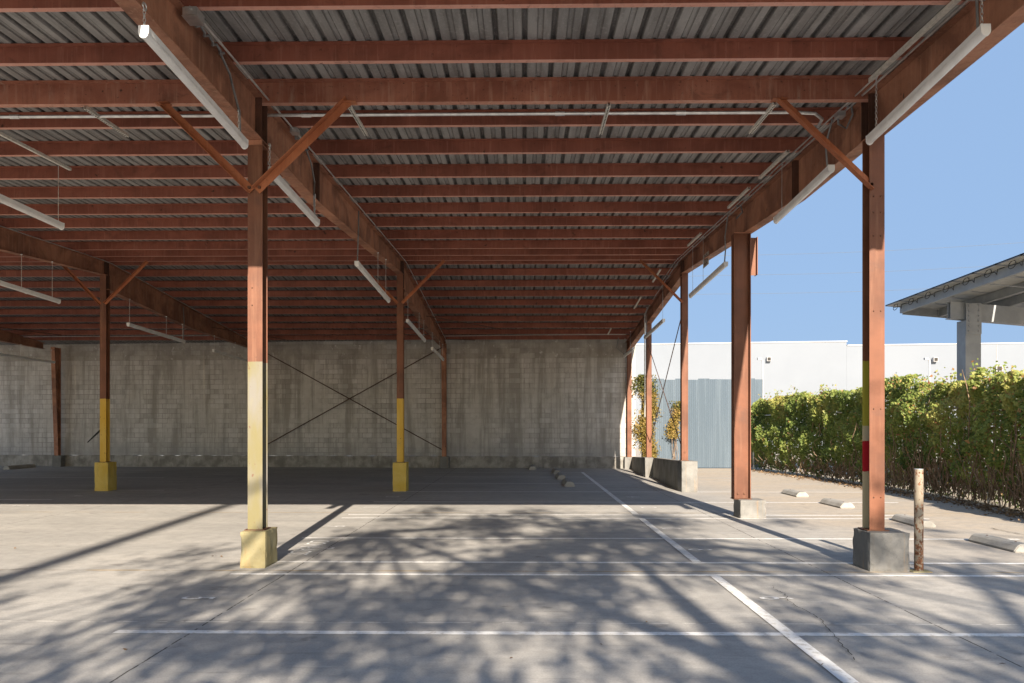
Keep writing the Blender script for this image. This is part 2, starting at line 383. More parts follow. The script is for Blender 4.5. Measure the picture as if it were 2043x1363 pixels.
def m_corr():
    m = NM('grey_blue_sheet', 0.5, 0.0, 0.4); p = m.pos(); x, y, z = m.sep(p)
    pan = m.n('ShaderNodeTexWhiteNoise', {'W': m.math('FLOOR', m.math('MULTIPLY', x, 1.09))}, noise_dimensions='1D').outputs['Value']
    c = m.mix(pan, (0.096, 0.130, 0.168), (0.122, 0.158, 0.198))
    s_ = m.ramp(m.noise(m.scale(p, 7, 7, 0.25), 1.0, 4), 0.42, 0.7)
    c = m.mix(m.math('MULTIPLY', s_, 0.35), c, (0.20, 0.245, 0.29))
    m.color(c); return m.m
M['corr'] = m_corr()

def m_bollard():
    m = NM('flaking_bollard_paint', 0.65, 0, 0.3); p = m.pos(); x, y, z = m.sep(p)
    c = m.mix(m.ramp(m.noise(p, 5, 4), 0.35, 0.65), (0.25, 0.21, 0.16), (0.31, 0.27, 0.215))
    side = m.ramp(x, 4.60, 4.70, 0.0, 0.15)
    low = m.ramp(z, 0.75, 0.05, 0.0, 0.09)
    f = m.math('ADD', m.math('ADD', m.noise(m.scale(p, 1, 1, 0.7), 24, 4, 0.7), side), low)
    k = m.ramp(f, 0.54, 0.60)
    c = m.mix(k, c, m.mix(m.ramp(m.noise(p, 50, 3), 0.4, 0.6), (0.10, 0.042, 0.022), (0.22, 0.095, 0.045)))
    m.color(c); m.bump(m.math('MULTIPLY', k, -1.0), 0.4, 0.004); return m.m
M['bollard'] = m_bollard()

def m_leaf(name, stops, trans=0.35):
    m = NM(name, 0.5, 0, 0.35)
    at = m.n('ShaderNodeAttribute', attribute_name='tone').outputs['Fac']
    cr = m.n('ShaderNodeValToRGB', {'Fac': at}); el = cr.color_ramp.elements
    el[0].position = stops[0][0]; el[0].color = (*stops[0][1], 1)
    el[1].position = stops[-1][0]; el[1].color = (*stops[-1][1], 1)
    for q, cc in stops[1:-1]:
        e = el.new(q); e.color = (*cc, 1)
    m.color(cr.outputs[0])
    tr = m.n('ShaderNodeBsdfTranslucent', {'Color': cr.outputs[0]})
    mx = m.n('ShaderNodeMixShader', {0: trans, 1: m.b.outputs[0], 2: tr.outputs[0]})
    m.nt.links.new(mx.outputs[0], m.nt.nodes['Material Output'].inputs[0])
    return m.m
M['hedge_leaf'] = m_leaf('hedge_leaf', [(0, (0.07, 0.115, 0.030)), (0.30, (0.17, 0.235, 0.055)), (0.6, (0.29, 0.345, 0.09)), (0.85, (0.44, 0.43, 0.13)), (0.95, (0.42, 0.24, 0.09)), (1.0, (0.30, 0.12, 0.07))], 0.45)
M['vine_leaf'] = m_leaf('vine_leaf', [(0, (0.08, 0.10, 0.03)), (0.5, (0.30, 0.23, 0.06)), (1.0, (0.42, 0.28, 0.10))])
M['tree_leaf'] = m_leaf('tree_leaf', [(0, (0.04, 0.07, 0.02)), (1.0, (0.10, 0.13, 0.04))], 0.2)
M['litter'] = m_leaf('dry_leaf', [(0, (0.10, 0.06, 0.035)), (1.0, (0.30, 0.20, 0.11))], 0.1)

def leaves(name, C, D, size, tone, mat, parent=None, aspect=0.5, face=None):
    """C centres, D leaf axes (n,3), size (n,), tone (n,) -> one mesh of small folded leaf faces"""
    n = len(C); D = D / np.linalg.norm(D, axis=1, keepdims=True)
    A = rng.normal(size=(n, 3)); S = np.cross(D, A); S /= np.linalg.norm(S, axis=1, keepdims=True)
    if face is not None:      # leaves turn their blades to the light
        N = rng.normal(size=(n, 3)) * face[1] + np.array(face[0]); N /= np.linalg.norm(N, axis=1, keepdims=True)
        D = D - N * (D * N).sum(1, keepdims=True); D /= np.linalg.norm(D, axis=1, keepdims=True); S = np.cross(N, D)
    N = np.cross(D, S); L = size[:, None]; W = L * aspect
    v = np.stack([C - D * L / 2, C + S * W / 2 + N * W * 0.18 - D * L * 0.05, C + D * L / 2, C - S * W / 2 + N * W * 0.18 - D * L * 0.05], axis=1).reshape(-1, 3)
    me = bpy.data.meshes.new(name)
    me.vertices.add(4 * n); me.vertices.foreach_set('co', v.astype(np.float32).ravel())
    me.loops.add(4 * n); me.loops.foreach_set('vertex_index', np.arange(4 * n, dtype=np.int32))
    me.polygons.add(n); me.polygons.foreach_set('loop_start', np.arange(0, 4 * n, 4, dtype=np.int32))
    me.update(calc_edges=True)
    at = me.attributes.new('tone', 'FLOAT', 'FACE'); at.data.foreach_set('value', np.clip(tone, 0, 1).astype(np.float32))
    me.materials.append(mat)
    o = bpy.data.objects.new(name, me); COL.objects.link(o)
    if parent is not None:
        o.parent = parent; o.location = -Vector(parent.location)
    return o

def text_mesh(name, body, size, mat, parent, matrix, thick=0.0):
    cu = bpy.data.curves.new(name, 'FONT'); cu.body = body; cu.size = size; cu.align_x = 'CENTER'; cu.align_y = 'CENTER'
    cu.extrude = thick
    tmp = bpy.data.objects.new(name + '_tmp', cu); COL.objects.link(tmp)
    dg = bpy.context.evaluated_depsgraph_get()
    me = bpy.data.meshes.new_from_object(tmp.evaluated_get(dg)); me.name = name
    bpy.data.objects.remove(tmp); bpy.data.curves.remove(cu)
    me.transform(matrix); me.materials.clear(); me.materials.append(mat)
    o = bpy.data.objects.new(name, me); COL.objects.link(o)
    if parent is not None:
        o.parent = parent; o.location = -Vector(parent.location)
    return o

# ================================================================ GROUND
lot = MB().add([(-150, -60, 0), (250, -60, 0), (250, 300, 0), (-150, 300, 0)], [(0, 1, 2, 3)]).build('ground', M['lot'])
tag(lot, 'grey concrete parking slab with white stall lines and dappled shade', 'ground', kind='structure')
def flat_strip(name, pts4, z, mat, parent):
    return MB().add([(p[0], p[1], z) for p in pts4], [(0, 1, 2, 3)]).build(name, mat, parent)
XL, XS = -3.36, 2.15
def line_x(Y, x0, x1, w=0.10): return flat_strip('stall_line', [(x0, Y - w / 2), (x1, Y - w / 2), (x1, Y + w / 2), (x0, Y + w / 2)], 0.004, M['paint'], lot)
for (u, v, x1) in ((1000, 1264, 9.0), (1000, 1147, 9.0), (1000, 1122.5, 9.0), (1000, 1074.5, 7.4), (1000, 1034.3, 7.4), (1000, 1027.6, 7.2), (1000, 1002, 8.3), (1000, 981.5, 9.0), (1000, 964.5, XS), (1000, 952, XS), (1000, 942.5, XS)):
    line_x(ground(u, v).y, XL, x1, 0.10)
for (u0, u1, v) in ((0, 330, 978), (0, 105, 997), (0, 330, 953), (0, 330, 938)):
    a = ground(u0, v); b = ground(u1, v); line_x(a.y, a.x - 6, min(b.x, XL - 4), 0.09)
for (y0, y1) in ((0.5, ground(1000, 1147).y - 0.05), (ground(1000, 1122.5).y + 0.05, ground(1000, 1034.3).y - 0.05), (ground(1000, 1027.6).y + .05, ground(1164, 942.8).y)):
    flat_strip('stall_line', [(XS - .055, y0), (XS + .055, y0), (XS + .055, y1), (XS - .055, y1)], 0.008, M['paint'], lot)
flat_strip('stall_line', [(-21.6, 21.2), (-21.5, 21.2), (-19.6, 30), (-19.7, 30)], 0.008, M['paint'], lot)
def number(body, X, Y, size=0.47):
    mt = Matrix.Translation((X, Y, 0.0085)) @ Matrix.Rotation(R(-90), 4, 'Z') @ Matrix.Scale(0.62, 4, (1, 0, 0))
    text_mesh('stall_number', body, size, M['number_paint'], lot, mt)
for body, u, v in (('5', 391, 1195), ('6', 1545, 1195), ('7', 641, 1094.5), ('9', 668, 1051), ('11', 740, 1012.5), ('13', 782, 991.5), ('8', 1394, 1098), ('10', 1336, 1055), ('12', 1292, 1013), ('14', 1262, 992), ('4', 152, 990), ('2', 40, 1010)):
    g = ground(u, v); number(body, g.x, g.y)
text_mesh('stall_lettering', 'COMPACT', 0.40, M['number_paint'], lot, Matrix.Translation((-3.0, 11.05, 0.0085)) @ Matrix.Rotation(R(-90), 4, 'Z') @ Matrix.Scale(0.70, 4, (1, 0, 0)))
def crack(pts, w):
    mb = MB(); P = []
    for i in range(len(pts) - 1):
        a = Vector((*pts[i], 0)); b = Vector((*pts[i + 1], 0)); k = 5
        for j in range(k):
            q = a.lerp(b, j / k); P.append((q.x + random.uniform(-.012, .012), q.y + random.uniform(-.03, .03)))
    P.append(pts[-1])
    for i in range(len(P) - 1):
        a = Vector(P[i]); b = Vector(P[i + 1]); t = (b - a).normalized(); nrm = Vector((-t.y, t.x))
        w0 = w * random.uniform(.4, 1.3); w1 = w * random.uniform(.4, 1.3)
        if random.random() < 0.08: continue
        mb.add([(*(a - nrm * w0), .0125), (*(b - nrm * w1), .0125), (*(b + nrm * w1), .0125), (*(a + nrm * w0), .0125)], [(0, 1, 2, 3)])
    mb.build('crack', M['crack'], lot)
crack([tuple(ground(u, v).xy) for u, v in ((1541, 1170), (1547, 1178), (1563, 1186), (1570, 1192), (1568, 1197), (1580, 1206), (1605, 1220), (1635, 1236), (1648, 1250), (1662, 1266), (1672, 1280), (1690, 1300), (1705, 1320))], 0.0034)
crack([tuple(ground(u, v).xy) for u, v in ((1970, 1053), (2000, 1060), (2060, 1071))], 0.012)

# ================================================================ SHED
def deck_z(Y):
    return H + 4.12 + 0.0327 * (Y - 8.42) if Y <= 20.85 else H + 4.526 - 0.083 * (Y - 20.85)
Y1, Y2, YW = 9.64, 20.85, 32.3
XC, XR, XLg, XLL = -3.235, 4.185, -11.05, -19.6
YF = 5.42                      # front eave
WALL_ANG = R(-3.2)             # the block wall runs slightly askew
def wall_y(X): return 32.15 + (4.5 - X) * math.tan(-WALL_ANG)
shed = empty('open_shed', (0.5, 20, 0))
tag(shed, 'long open steel shed with rust red beams and a ribbed metal roof', 'shed')
def part(mb, name, mat, parent=None, **k): return mb.build(name, mat, parent or shed, **k)

# ribbed deck --------------------------------------------------------------
def deck():
    prof = []; x = -25.0; p = 0.3048
    while x < 4.42:
        for dx, dz in ((0.0, 0.038), (0.030, 0.038), (0.052, 0.0), (0.150, 0.0), (0.158, 0.014), (0.196, 0.014), (0.204, 0.0), (0.2828, 0.0)):
            prof.append((x + dx, dz))
        x += p
    ys = [YF, 8.0, 11.0, 14.0, 17.0, 20.85, 24.0, 27.0, 30.0, 33.2, 35.0]
    mb = MB(); n = len(prof)
    for Y in ys:
        for (a, dz) in prof: mb.v.append((a, Y, deck_z(Y) + dz))
    for j in range(len(ys) - 1):
        for i in range(n - 1):
            a = j * n + i; mb.f.append((a, a + 1, a + n + 1, a + n))
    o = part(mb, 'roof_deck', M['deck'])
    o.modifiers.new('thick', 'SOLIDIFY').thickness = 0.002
    return o
deck()
# purlins -------------------------------------------------------------------
def purlin(Y, depth=0.178, fl=0.075, mat='purlin', x0=-25.0, x1=4.30, name='purlin', slope=None):
    t = 0.006; zt = deck_z(Y) - 0.003; zb = zt - depth; mb = MB()
    mb.box(x0, x1, Y, Y + t, zb, zt)
    mb.box(x0, x1, Y + t, Y + fl, zb, zb + t)
    mb.box(x0, x1, Y + fl - t, Y + fl, zb + t, zb + 0.022)
    mb.box(x0, x1, Y - fl, Y, zt - t - .002, zt - .002)
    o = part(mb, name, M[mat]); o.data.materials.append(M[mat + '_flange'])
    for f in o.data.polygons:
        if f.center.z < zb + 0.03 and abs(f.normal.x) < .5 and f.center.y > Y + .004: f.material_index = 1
    return o
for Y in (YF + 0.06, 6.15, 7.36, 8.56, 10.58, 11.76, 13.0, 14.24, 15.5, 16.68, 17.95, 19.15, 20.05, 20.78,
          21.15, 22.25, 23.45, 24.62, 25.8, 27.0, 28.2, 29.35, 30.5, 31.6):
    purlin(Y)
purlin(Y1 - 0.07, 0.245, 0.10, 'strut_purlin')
# girders -------------------------------------------------------------------
FW, FT, WT = 0.178, 0.012, 0.008
def girder(X, st):
    mb = MB()
    for (ya, za), (yb, zb_) in zip(st[:-1], st[1:]):
        ta = deck_z(ya) - 0.185; tb = deck_z(yb) - 0.185
        def seg(x0, x1, a0, a1, b0, b1):
            mb.hexa([(x0, ya, a0), (x1, ya, a0), (x1, yb, b0), (x0, yb, b0), (x0, ya, a1), (x1, ya, a1), (x1, yb, b1), (x0, yb, b1)])
        seg(X - FW / 2, X + FW / 2, za, za + FT, zb_, zb_ + FT)
        seg(X - WT / 2, X + WT / 2, za + FT, ta - FT, zb_ + FT, tb - FT)
        seg(X - FW / 2, X + FW / 2, ta - FT, ta, tb - FT, tb)
    return part(mb, 'girder', M['girder'])
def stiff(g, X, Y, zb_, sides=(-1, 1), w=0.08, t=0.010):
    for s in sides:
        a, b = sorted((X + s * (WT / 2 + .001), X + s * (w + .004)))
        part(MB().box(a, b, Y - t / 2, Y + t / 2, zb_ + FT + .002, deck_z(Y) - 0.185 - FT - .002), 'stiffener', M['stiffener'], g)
K = 1.014
front = [(YF + 0.02, H + 3.41 * K), (Y1, H + 3.40 * K), (12.2, H + 3.395 * K), (16.5, H + 3.66 * K), (Y2 - 0.01, H + 3.93 * K)]
rear_deep = [(Y2 + 0.01, H + 3.62), (26.2, H + 3.24), (YW - 0.1, H + 3.16)]
rear_shallow = [(Y2 + 0.01, H + 4.526 - 0.185 - 0.42), (YW - 0.1, H + 4.526 - 0.083 * (YW - 0.1 - Y2) - 0.185 - 0.42)]
GIR = {}
for X in (XLL, XLg, XC, XR):
    g1 = girder(X, front); g2 = girder(X, rear_shallow if X == XR else rear_deep)
    GIR[X] = (g1, g2)
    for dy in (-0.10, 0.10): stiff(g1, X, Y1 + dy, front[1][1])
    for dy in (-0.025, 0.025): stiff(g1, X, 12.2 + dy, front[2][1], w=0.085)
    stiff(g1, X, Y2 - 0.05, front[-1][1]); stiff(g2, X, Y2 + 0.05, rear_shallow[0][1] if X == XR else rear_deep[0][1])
# columns -------------------------------------------------------------------
def hcol(X, Yc, z0, z1, mat, bf=0.178, d=0.20, tf=0.012, tw=0.009, name='column', top_d=None, turned=False):
    mb = MB()
    td = top_d or d
    if turned:      # flanges face left and right
        mb.box(X - d / 2, X - d / 2 + tf, Yc - bf / 2, Yc + bf / 2, z0, z1)
        mb.box(X + d / 2 - tf, X + d / 2, Yc - bf / 2, Yc + bf / 2, z0, z1)
        mb.box(X - d / 2 + tf, X + d / 2 - tf, Yc - tw / 2, Yc + tw / 2, z0, z1)
    else:
        yb = Yc + d / 2; f0 = yb - d; f1 = yb - td
        mb.hexa([(X - bf / 2, f0, z0), (X + bf / 2, f0, z0), (X + bf / 2, f0 + tf, z0), (X - bf / 2, f0 + tf, z0), (X - bf / 2, f1, z1), (X + bf / 2, f1, z1), (X + bf / 2, f1 + tf, z1), (X - bf / 2, f1 + tf, z1)])
        mb.box(X - bf / 2, X + bf / 2, yb - tf, yb, z0, z1)
        mb.hexa([(X - tw / 2, f0 + tf, z0), (X + tw / 2, f0 + tf, z0), (X + tw / 2, yb - tf, z0), (X - tw / 2, yb - tf, z0), (X - tw / 2, f1 + tf, z1), (X + tw / 2, f1 + tf, z1), (X + tw / 2, yb - tf, z1), (X - tw / 2, yb - tf, z1)])
    return part(mb, name, mat, origin=(X, Yc, 0))
def base_plate(col, X, Yc, z, w=0.24, d=0.26):
    part(MB().box(X - w / 2, X + w / 2, Yc - d / 2, Yc + d / 2, z, z + 0.014), 'base_plate', M['bolt'], col)
def bolts(col, pts, r=0.012, axis=(0, -1, 0), name='bolt', mat='bolt'):
    for p in pts:
        p = Vector(p); a = Vector(axis)
        part(MB().tube([p, p + a * 0.012], r, 8), name, M[mat], col)
def pedestal(col, x0, x1, y0, y1, z1, mat, seed, taper=0.0, chip=0.014):
    part(rough_block(x0, x1, y0, y1, -0.02, z1, seed, taper=taper, chip=chip), 'pedestal', M[mat], col)
mcol_y = m_column('yellow_based_column', 2.47, (0.176, 0.153, 0.072))
mcol_y2 = m_column('orange_yellow_based_column', 2.42, (0.56, 0.34, 0.035))
mcol_r = m_column('red_oxide_column')
mcol_R1 = m_column('banded_column', 2.48, front_y=-0.087, bands=[(1.70, 2.48, (0.37, 0.33, 0.045)), (0.0, 1.70, (0.50, 0.42, 0.27)), (1.15, 1.52, (0.42, 0.012, 0.022))])
zg = front[1][1]
# first row
c = hcol(XC, Y1, 0.44, zg, mcol_y); c['label'] = 'column with pale yellow lower half'
base_plate(c, XC, Y1, 0.437); pedestal(c, XC - .15, XC + .16, 9.44, 9.92, 0.44, 'pedestal_pale', 3, chip=0.022)
part(MB().box(XC - .095, XC + .095, Y1 - .12, Y1 + .12, zg - .062, zg - .05).box(XC - .089, XC + .089, Y1 - .114, Y1 - .102, zg - .05, zg - .002), 'cap_plate', M['girder'], c)
bolts(c, [(XC + dx, Y1 - .1, z) for z in (3.36, 3.15) for dx in (-.035,)], 0.008)
c = hcol(XR, Y1 - 0.04, 0.455, zg, mcol_R1); c['label'] = 'column with yellow, red and cream bands on its web'
base_plate(c, XR, Y1 - .04, 0.452, 0.26, 0.28); pedestal(c, XR - .16, XR + .31, 9.33, 9.83, 0.455, 'pedestal', 5, chip=0.02)
bolts(c, [(XR + dx, Y1 - .14, z) for z in (0.85, 1.9, 3.06, 3.95, 4.23, 4.42) for dx in (-.04, .045)], 0.008)
part(MB().box(XR - 0.0105, XR - 0.0050, Y1 - .02, Y1 + .035, 1.50, 1.68), 'spray_mark', M['blue'], c)
c = hcol(XLg, Y1, 0.44, zg, mcol_y2); pedestal(c, XLg - .16, XLg + .16, 9.42, 9.9, 0.44, 'pedestal_yellow', 8)
c = hcol(XLL, Y1, 0.44, zg, mcol_y2); pedestal(c, XLL - .16, XLL + .16, 9.42, 9.9, 0.44, 'pedestal_yellow', 9)
# second row
zg2 = front[-1][1]
for X, mt, pm, sd in ((XC, mcol_y2, 'pedestal_yellow', 11), (XLg, mcol_y2, 'pedestal_yellow', 12), (XLL, mcol_y2, 'pedestal_yellow', 13)):
    c = hcol(X, Y2, 0.75, zg2, mt, bf=0.165); c['label'] = 'column with orange yellow lower half'
    base_plate(c, X, Y2, 0.747, .22, .22); pedestal(c, X - .18, X + .18, 20.66, 21.12, 0.75, pm, sd)
c = hcol(XR, Y2, 0.80, zg2, mcol_r, bf=0.165)
base_plate(c, XR, Y2, 0.797, .22, .22); pedestal(c, XR - .13, XR + .28, 20.52, 21.1, 0.80, 'pedestal', 14)
bolts(c, [(XR, Y2 - .1, 1.02)], 0.03)
# mid column in the right rear half, and columns at the wall
zt = rear_shallow[0][1] - 0.083 * (26.75 - Y2)
c = hcol(XR, 26.75, 0.66, zt, mcol_r, bf=0.165)
pedestal(c, XR - .16, XR + .12, 26.5, 27.0, 0.66, 'pedestal', 15, taper=0.10)
for X in (XR, XC, XLg, XLL):
    yw = wall_y(X) - 0.24; top = rear_deep[-1][1] if X != XR else rear_shallow[-1][1]
    c = hcol(X + (0.03 if X == XR else 0), min(yw, 33.2), 0.47, deck_z(yw) - 0.19, mcol_r if X == XR else M['girder'], bf=0.17, d=0.20, top_d=(None if X == XR else 0.46))
    pedestal(c, X - .17, X + .20, yw - .17, yw + .17, 0.47, 'pedestal', 20 + int(X))
# steel column under the right girder, turned sideways on its own block
XT = 4.06; YT = 14.95; zt = H + 3.56 * K
c = hcol(XT, YT, 0.34, zt - 0.02, mcol_r, bf=0.21, d=0.31, tf=0.016, tw=0.011, turned=True); c['label'] = 'wide column standing sideways under the outer girder'
base_plate(c, XT, YT, 0.337, .34, .24); pedestal(c, 3.99 - .02, 4.44, 14.66, 15.16, 0.34, 'pedestal', 31)
part(MB().box(XT - .15, XT + .17, YT - .11, YT + .11, zt - .02, zt - .004), 'cap_plate', M['girder'], c)
bolts(c, [(XT + dx, YT - .02, .44) for dx in (-.06, .06)], 0.018)
st = MB(); zs0, zs1 = 4.58, 5.30
st.box(4.28, 4.44, 15.30, 15.31, zs0, zs1).box(4.44, 4.452, 15.22, 15.40, zs0, zs1)
part(st, 'hanger_stub', mcol_r)
# knee braces ---------------------------------------------------------------
def angle(p0, p1, w=0.095, name='knee_brace', mat='brace'):
    t = 0.008
    prof = [(-w / 2, 0), (w / 2, 0), (w / 2, t), (-w / 2 + t, t), (-w / 2 + t, w), (-w / 2, w)]
    return part(MB().prism(prof, p0, p1, up=(0, -1, 0)), name, M[mat])
zk = deck_z(Y1) - 0.25
for X, sides in ((XC, (-1, 1)), (XR, (-1,)), (XLg, (-1, 1)), (XLL, (-1, 1))):
    for s in sides:
        b = angle((X + s * 0.03, Y1 - .115, 4.52), (X + s * 1.13, Y1 - .075, zk))
        part(MB().tube([(X + s * 0.06, Y1 - .118, 4.56), (X + s * .06, Y1 - .14, 4.56)], 0.02, 8), 'bolt', M['bolt'], b)
        part(MB().box(X + s * 1.13 - .09, X + s * 1.13 + .09, Y1 - .13, Y1 - .02, zk - .012, zk - .003), 'brace_seat', M['brace'], b)
zk2 = deck_z(Y2) - 0.19
for X, sides in ((XC, (-1, 1)), (XR, (-1,)), (XLg, (-1, 1)), (XLL, (1,))):
    for s in sides: angle((X + s * 0.06, Y2 - .10, zk2 - 1.12), (X + s * 1.16, Y2 - .04, zk2), w=0.07)
# rod bracing ---------------------------------------------------------------
def rod(p0, p1, r=0.014): return part(MB().tube([p0, p1], r, 6), 'brace_rod', M['rod'])
yA, yB = wall_y(XC) - .26, wall_y(XLg) - .26
rod((XC, yA, 4.95), (XLg, yB, 0.70), 0.02); rod((XC, yA - .05, 0.70), (XLg, yB - .05, 4.95), 0.02)
rod((XR + .03, Y2 + .1, 4.9), (XR + .03, 26.65, 1.15), 0.013); rod((XR - .03, Y2 + .1, 1.1), (XR - .03, 26.65, 4.4), 0.013)
for (x0, x1, ya, yb) in ((XC, XC + 2.4, 26.3, 29.4), (XC + .3, XC + 1.3, 30.3, 31.5), (XLg, XLg + 1.6, 28.0, 31.4), (XLL + .6, XLL + 1.8, 27.6, 30.4)):
    rod((x0, ya, deck_z(ya) - .42), (x1, yb, deck_z(yb) - .22), 0.014)

# ================================================================ BLOCK WALL
wall = empty('block_wall', (4.5, 32.15, 0)); wall.rotation_euler = (0, 0, WALL_ANG)
tag(wall, 'tall grey concrete block wall streaked with dark run-down stains', 'wall')
def local(mb, name, mat, parent):
    me = bpy.data.meshes.new(name); me.from_pydata(mb.v, [], mb.f)
    bm = bmesh.new(); bm.from_mesh(me); bmesh.ops.recalc_face_normals(bm, faces=bm.faces[:]); bm.to_mesh(me); bm.free()
    me.materials.append(mat); o = bpy.data.objects.new(name, me); COL.objects.link(o); o.parent = parent; return o
wb = MB(); wl = 32.0
wb.hexa([(-wl, 0, 0.48), (0, 0, 0.48), (0, .2, 0.48), (-wl, .2, 0.48), (-wl, 0, 5.50), (0, 0, 5.50), (0, .2, 5.50), (-wl, .2, 5.50)])
local(wb, 'block_face', M['block'], wall)
fb = MB(); n = 160
for i in range(n):
    a = -wl + wl * i / n; b = -wl + wl * (i + 1) / n
    def jag(q): return 0.47 + 0.03 * mnoise.noise(Vector((q * 3.1, 0, 0)))
    def out(q): return -0.05 - 0.02 * mnoise.noise(Vector((q * 1.7, 4, 0)))
    fb.hexa([(a, out(a) - .03, -0.02), (b, out(b) - .03, -0.02), (b, .25, -0.02), (a, .25, -0.02), (a, out(a), jag(a)), (b, out(b), jag(b)), (b, .25, jag(b)), (a, .25, jag(a))])
local(fb, 'footing', M['footing'], wall)

mk = MB(); mk.hexa([(-23.02, -.0055, 1.02), (-22.98, -.0055, 1.0), (-22.98, -.001, 1.0), (-23.02, -.001, 1.02), (-22.40, -.0055, 1.62), (-22.30, -.0055, 1.58), (-22.30, -.001, 1.58), (-22.40, -.001, 1.62)])
local(mk, 'dark_mark', M['dark'], wall)  # thin dark diagonal mark on the block face
# low walls between the right hand pedestals
def low_wall(y0, y1, z0, z1, label):
    mb = MB(); n = 10
    for i in range(n):
        a = i / n; b = (i + 1) / n
        ya, yb = y0 + (y1 - y0) * a, y0 + (y1 - y0) * b; za, zb_ = z0 + (z1 - z0) * a, z0 + (z1 - z0) * b
        xa = 4.09 + .20 * a; xb = 4.09 + .20 * b
        mb.hexa([(xa, ya, -.02), (xa + .2, ya, -.02), (xb + .2, yb, -.02), (xb, yb, -.02), (xa + .015, ya, za), (xa + .185, ya, za), (xb + .185, yb, zb_), (xb + .015, yb, zb_)])
    bm_o = mb.build('low_concrete_wall', M['low_wall'])
    tag(bm_o, label, 'low wall', 'low walls along the outer column line')
low_wall(21.11, 26.48, 0.78, 0.655, 'longer low concrete wall between the outer pedestals, nearer the open slab')
low_wall(27.02, 31.7, 0.64, 0.48, 'low concrete wall joining the far pedestal to the block wall')

# ================================================================ TUBE LIGHTS
def tube_light(X, ya, za, yb, zb_, label, hang, links=False, flex=None, joint=False):
    """hang: list of (fraction along, z of the fixing)"""
    p0 = Vector((X, ya, za)); p1 = Vector((X, yb, zb_)); t = (p1 - p0)
    root = empty('tube_light', tuple((p0 + p1) / 2))
    tag(root, label, 'tube light', 'hanging tube lights')
    w = 0.040
    house = [(-w, .052), (-w, .0), (w, .0), (w, .052)]
    part(MB().prism([(-w, .002), (w, .002), (w, .052), (-w, .052)], p0, p1), 'housing', M['housing'], root)
    arc = [(w * .97 * math.cos(a), -.046 * math.sin(a)) for a in np.linspace(0, math.pi, 11)]
    part(MB().prism(arc, p0, p1), 'lens', M['lens'], root, smooth=False)
    cap = [(-w * 1.08, .056), (w * 1.08, .056)] + [(w * 1.08 * math.cos(a), -.052 * math.sin(a)) for a in np.linspace(0, math.pi, 11)]
    e = t.normalized() * 0.018
    part(MB().prism(cap, p0 - e, p0), 'end_cap', M['housing'], root); part(MB().prism(cap, p1, p1 + e), 'end_cap', M['housing'], root)
    if joint:
        q = p0 + t * (0.667 if joint == 1 else 0.333)
        part(MB().prism([(a * 1.03, b * 1.03) for a, b in cap], q - e, q + e), 'joint_band', M['housing'], root)
    for fr, zf in hang:
        q = p0 + t * fr; mb = MB(); z = q.z + .056
        if links:
            k = 0
            while z < zf - 0.01:
                l = 0.034; pts = []
                for a in np.linspace(0, 2 * math.pi, 9)[:-1]:
                    dx, dz = 0.011 * math.cos(a), 0.021 * math.sin(a)
                    pts.append((q.x + (dx if k % 2 else 0), q.y + (0 if k % 2 else dx), z + .017 + dz))
                mb.tube(pts + [pts[0]], 0.0036, 5, False); z += l; k += 1
            ring = [(q.x, q.y + .03 * math.cos(a), zf + .03 + .03 * math.sin(a)) for a in np.linspace(0, 2 * math.pi, 13)]
            mb.tube(ring, 0.009, 6, False)
        else:
            mb.tube([(q.x, q.y, z), (q.x, q.y, zf)], 0.005, 5)
            mb.tube([(q.x - .02, q.y, zf), (q.x + .02, q.y, zf)], 0.012, 6)
        part(mb, 'hanging_chain', M['galv'], root)
    if flex:
        part(MB().tube(flex, 0.013, 7), 'flexible_cable', M['flex'], root)
    return root
def bot_front(Y): return float(np.interp(Y, [a for a, b in front], [b for a, b in front]))
def bot_rear(Y): return float(np.interp(Y, [a for a, b in rear_deep], [b for a, b in rear_deep]))
def from_px(u0, v0, u1, v1, X):
    a = at_x(u0, v0, X); b = at_x(u1, v1, X); return a.y, a.z, b.y, b.z
XCl = XC + 0.085; XLl = XLg + 0.085; XRl = 4.0
y0, z0, y1, z1 = from_px(288, 66, 487, 288, XCl)
tube_light(XCl, y0, z0, y1, z1, 'white tube light on short bright chains beside the nearest beam end, left of the bay', [(0.0, bot_front(6.6) + .0), (0.93, bot_front(8.8))], True,
           [(XC + .10, 8.15, deck_z(8.15) - .24), (XC + .10, 8.45, deck_z(8.4) - .36), (XC + .06, 8.62, bot_front(8.6) + .28), (XC + .095, 8.75, bot_front(8.7) + .02), (XCl, y1 - .12, z1 + .05)])
y0, z0, y1, z1 = from_px(538, 342, 632, 445, XCl)
tube_light(XCl, y0, z0, y1, z1, 'white tube light just behind the pale yellow column, under the beam splice', [(0.0, bot_front(10)), (.95, bot_front(12))], True,
           [(XC + .10, 11.4, deck_z(11.4) - .22), (XC + .10, 11.7, deck_z(11.7) - .35), (XC + .07, 12.0, bot_front(12) + .25), (XC + .095, y1 - .2, bot_front(12) + .01), (XCl, y1 - .12, z1 + .05)])
y0, z0, y1, z1 = from_px(712, 527, 775, 600, XCl)
tube_light(XCl, y0, z0, y1, z1, 'long white tube light hanging before the middle orange yellow column', [(.62, bot_front(y0 + .62 * (y1 - y0))), (.9, bot_front(y0 + .9 * (y1 - y0)))], False,
           [(XC + .10, y0 + .1, deck_z(y0) - .24), (XC + .10, y0 + .06, bot_front(y0) + .05), (XCl, y0 + .05, z0 + .05)], 1)
y0, z0, y1, z1 = from_px(813, 641, 847, 680, XCl)
tube_light(XCl, y0, z0, y1, z1, 'white tube light just beyond the middle orange yellow column', [(0.02, bot_rear(y0)), (.65, bot_rear(23.8)), (.95, bot_rear(24.8))], joint=1)
y0, z0, y1, z1 = from_px(862, 696, 884, 718, XCl)
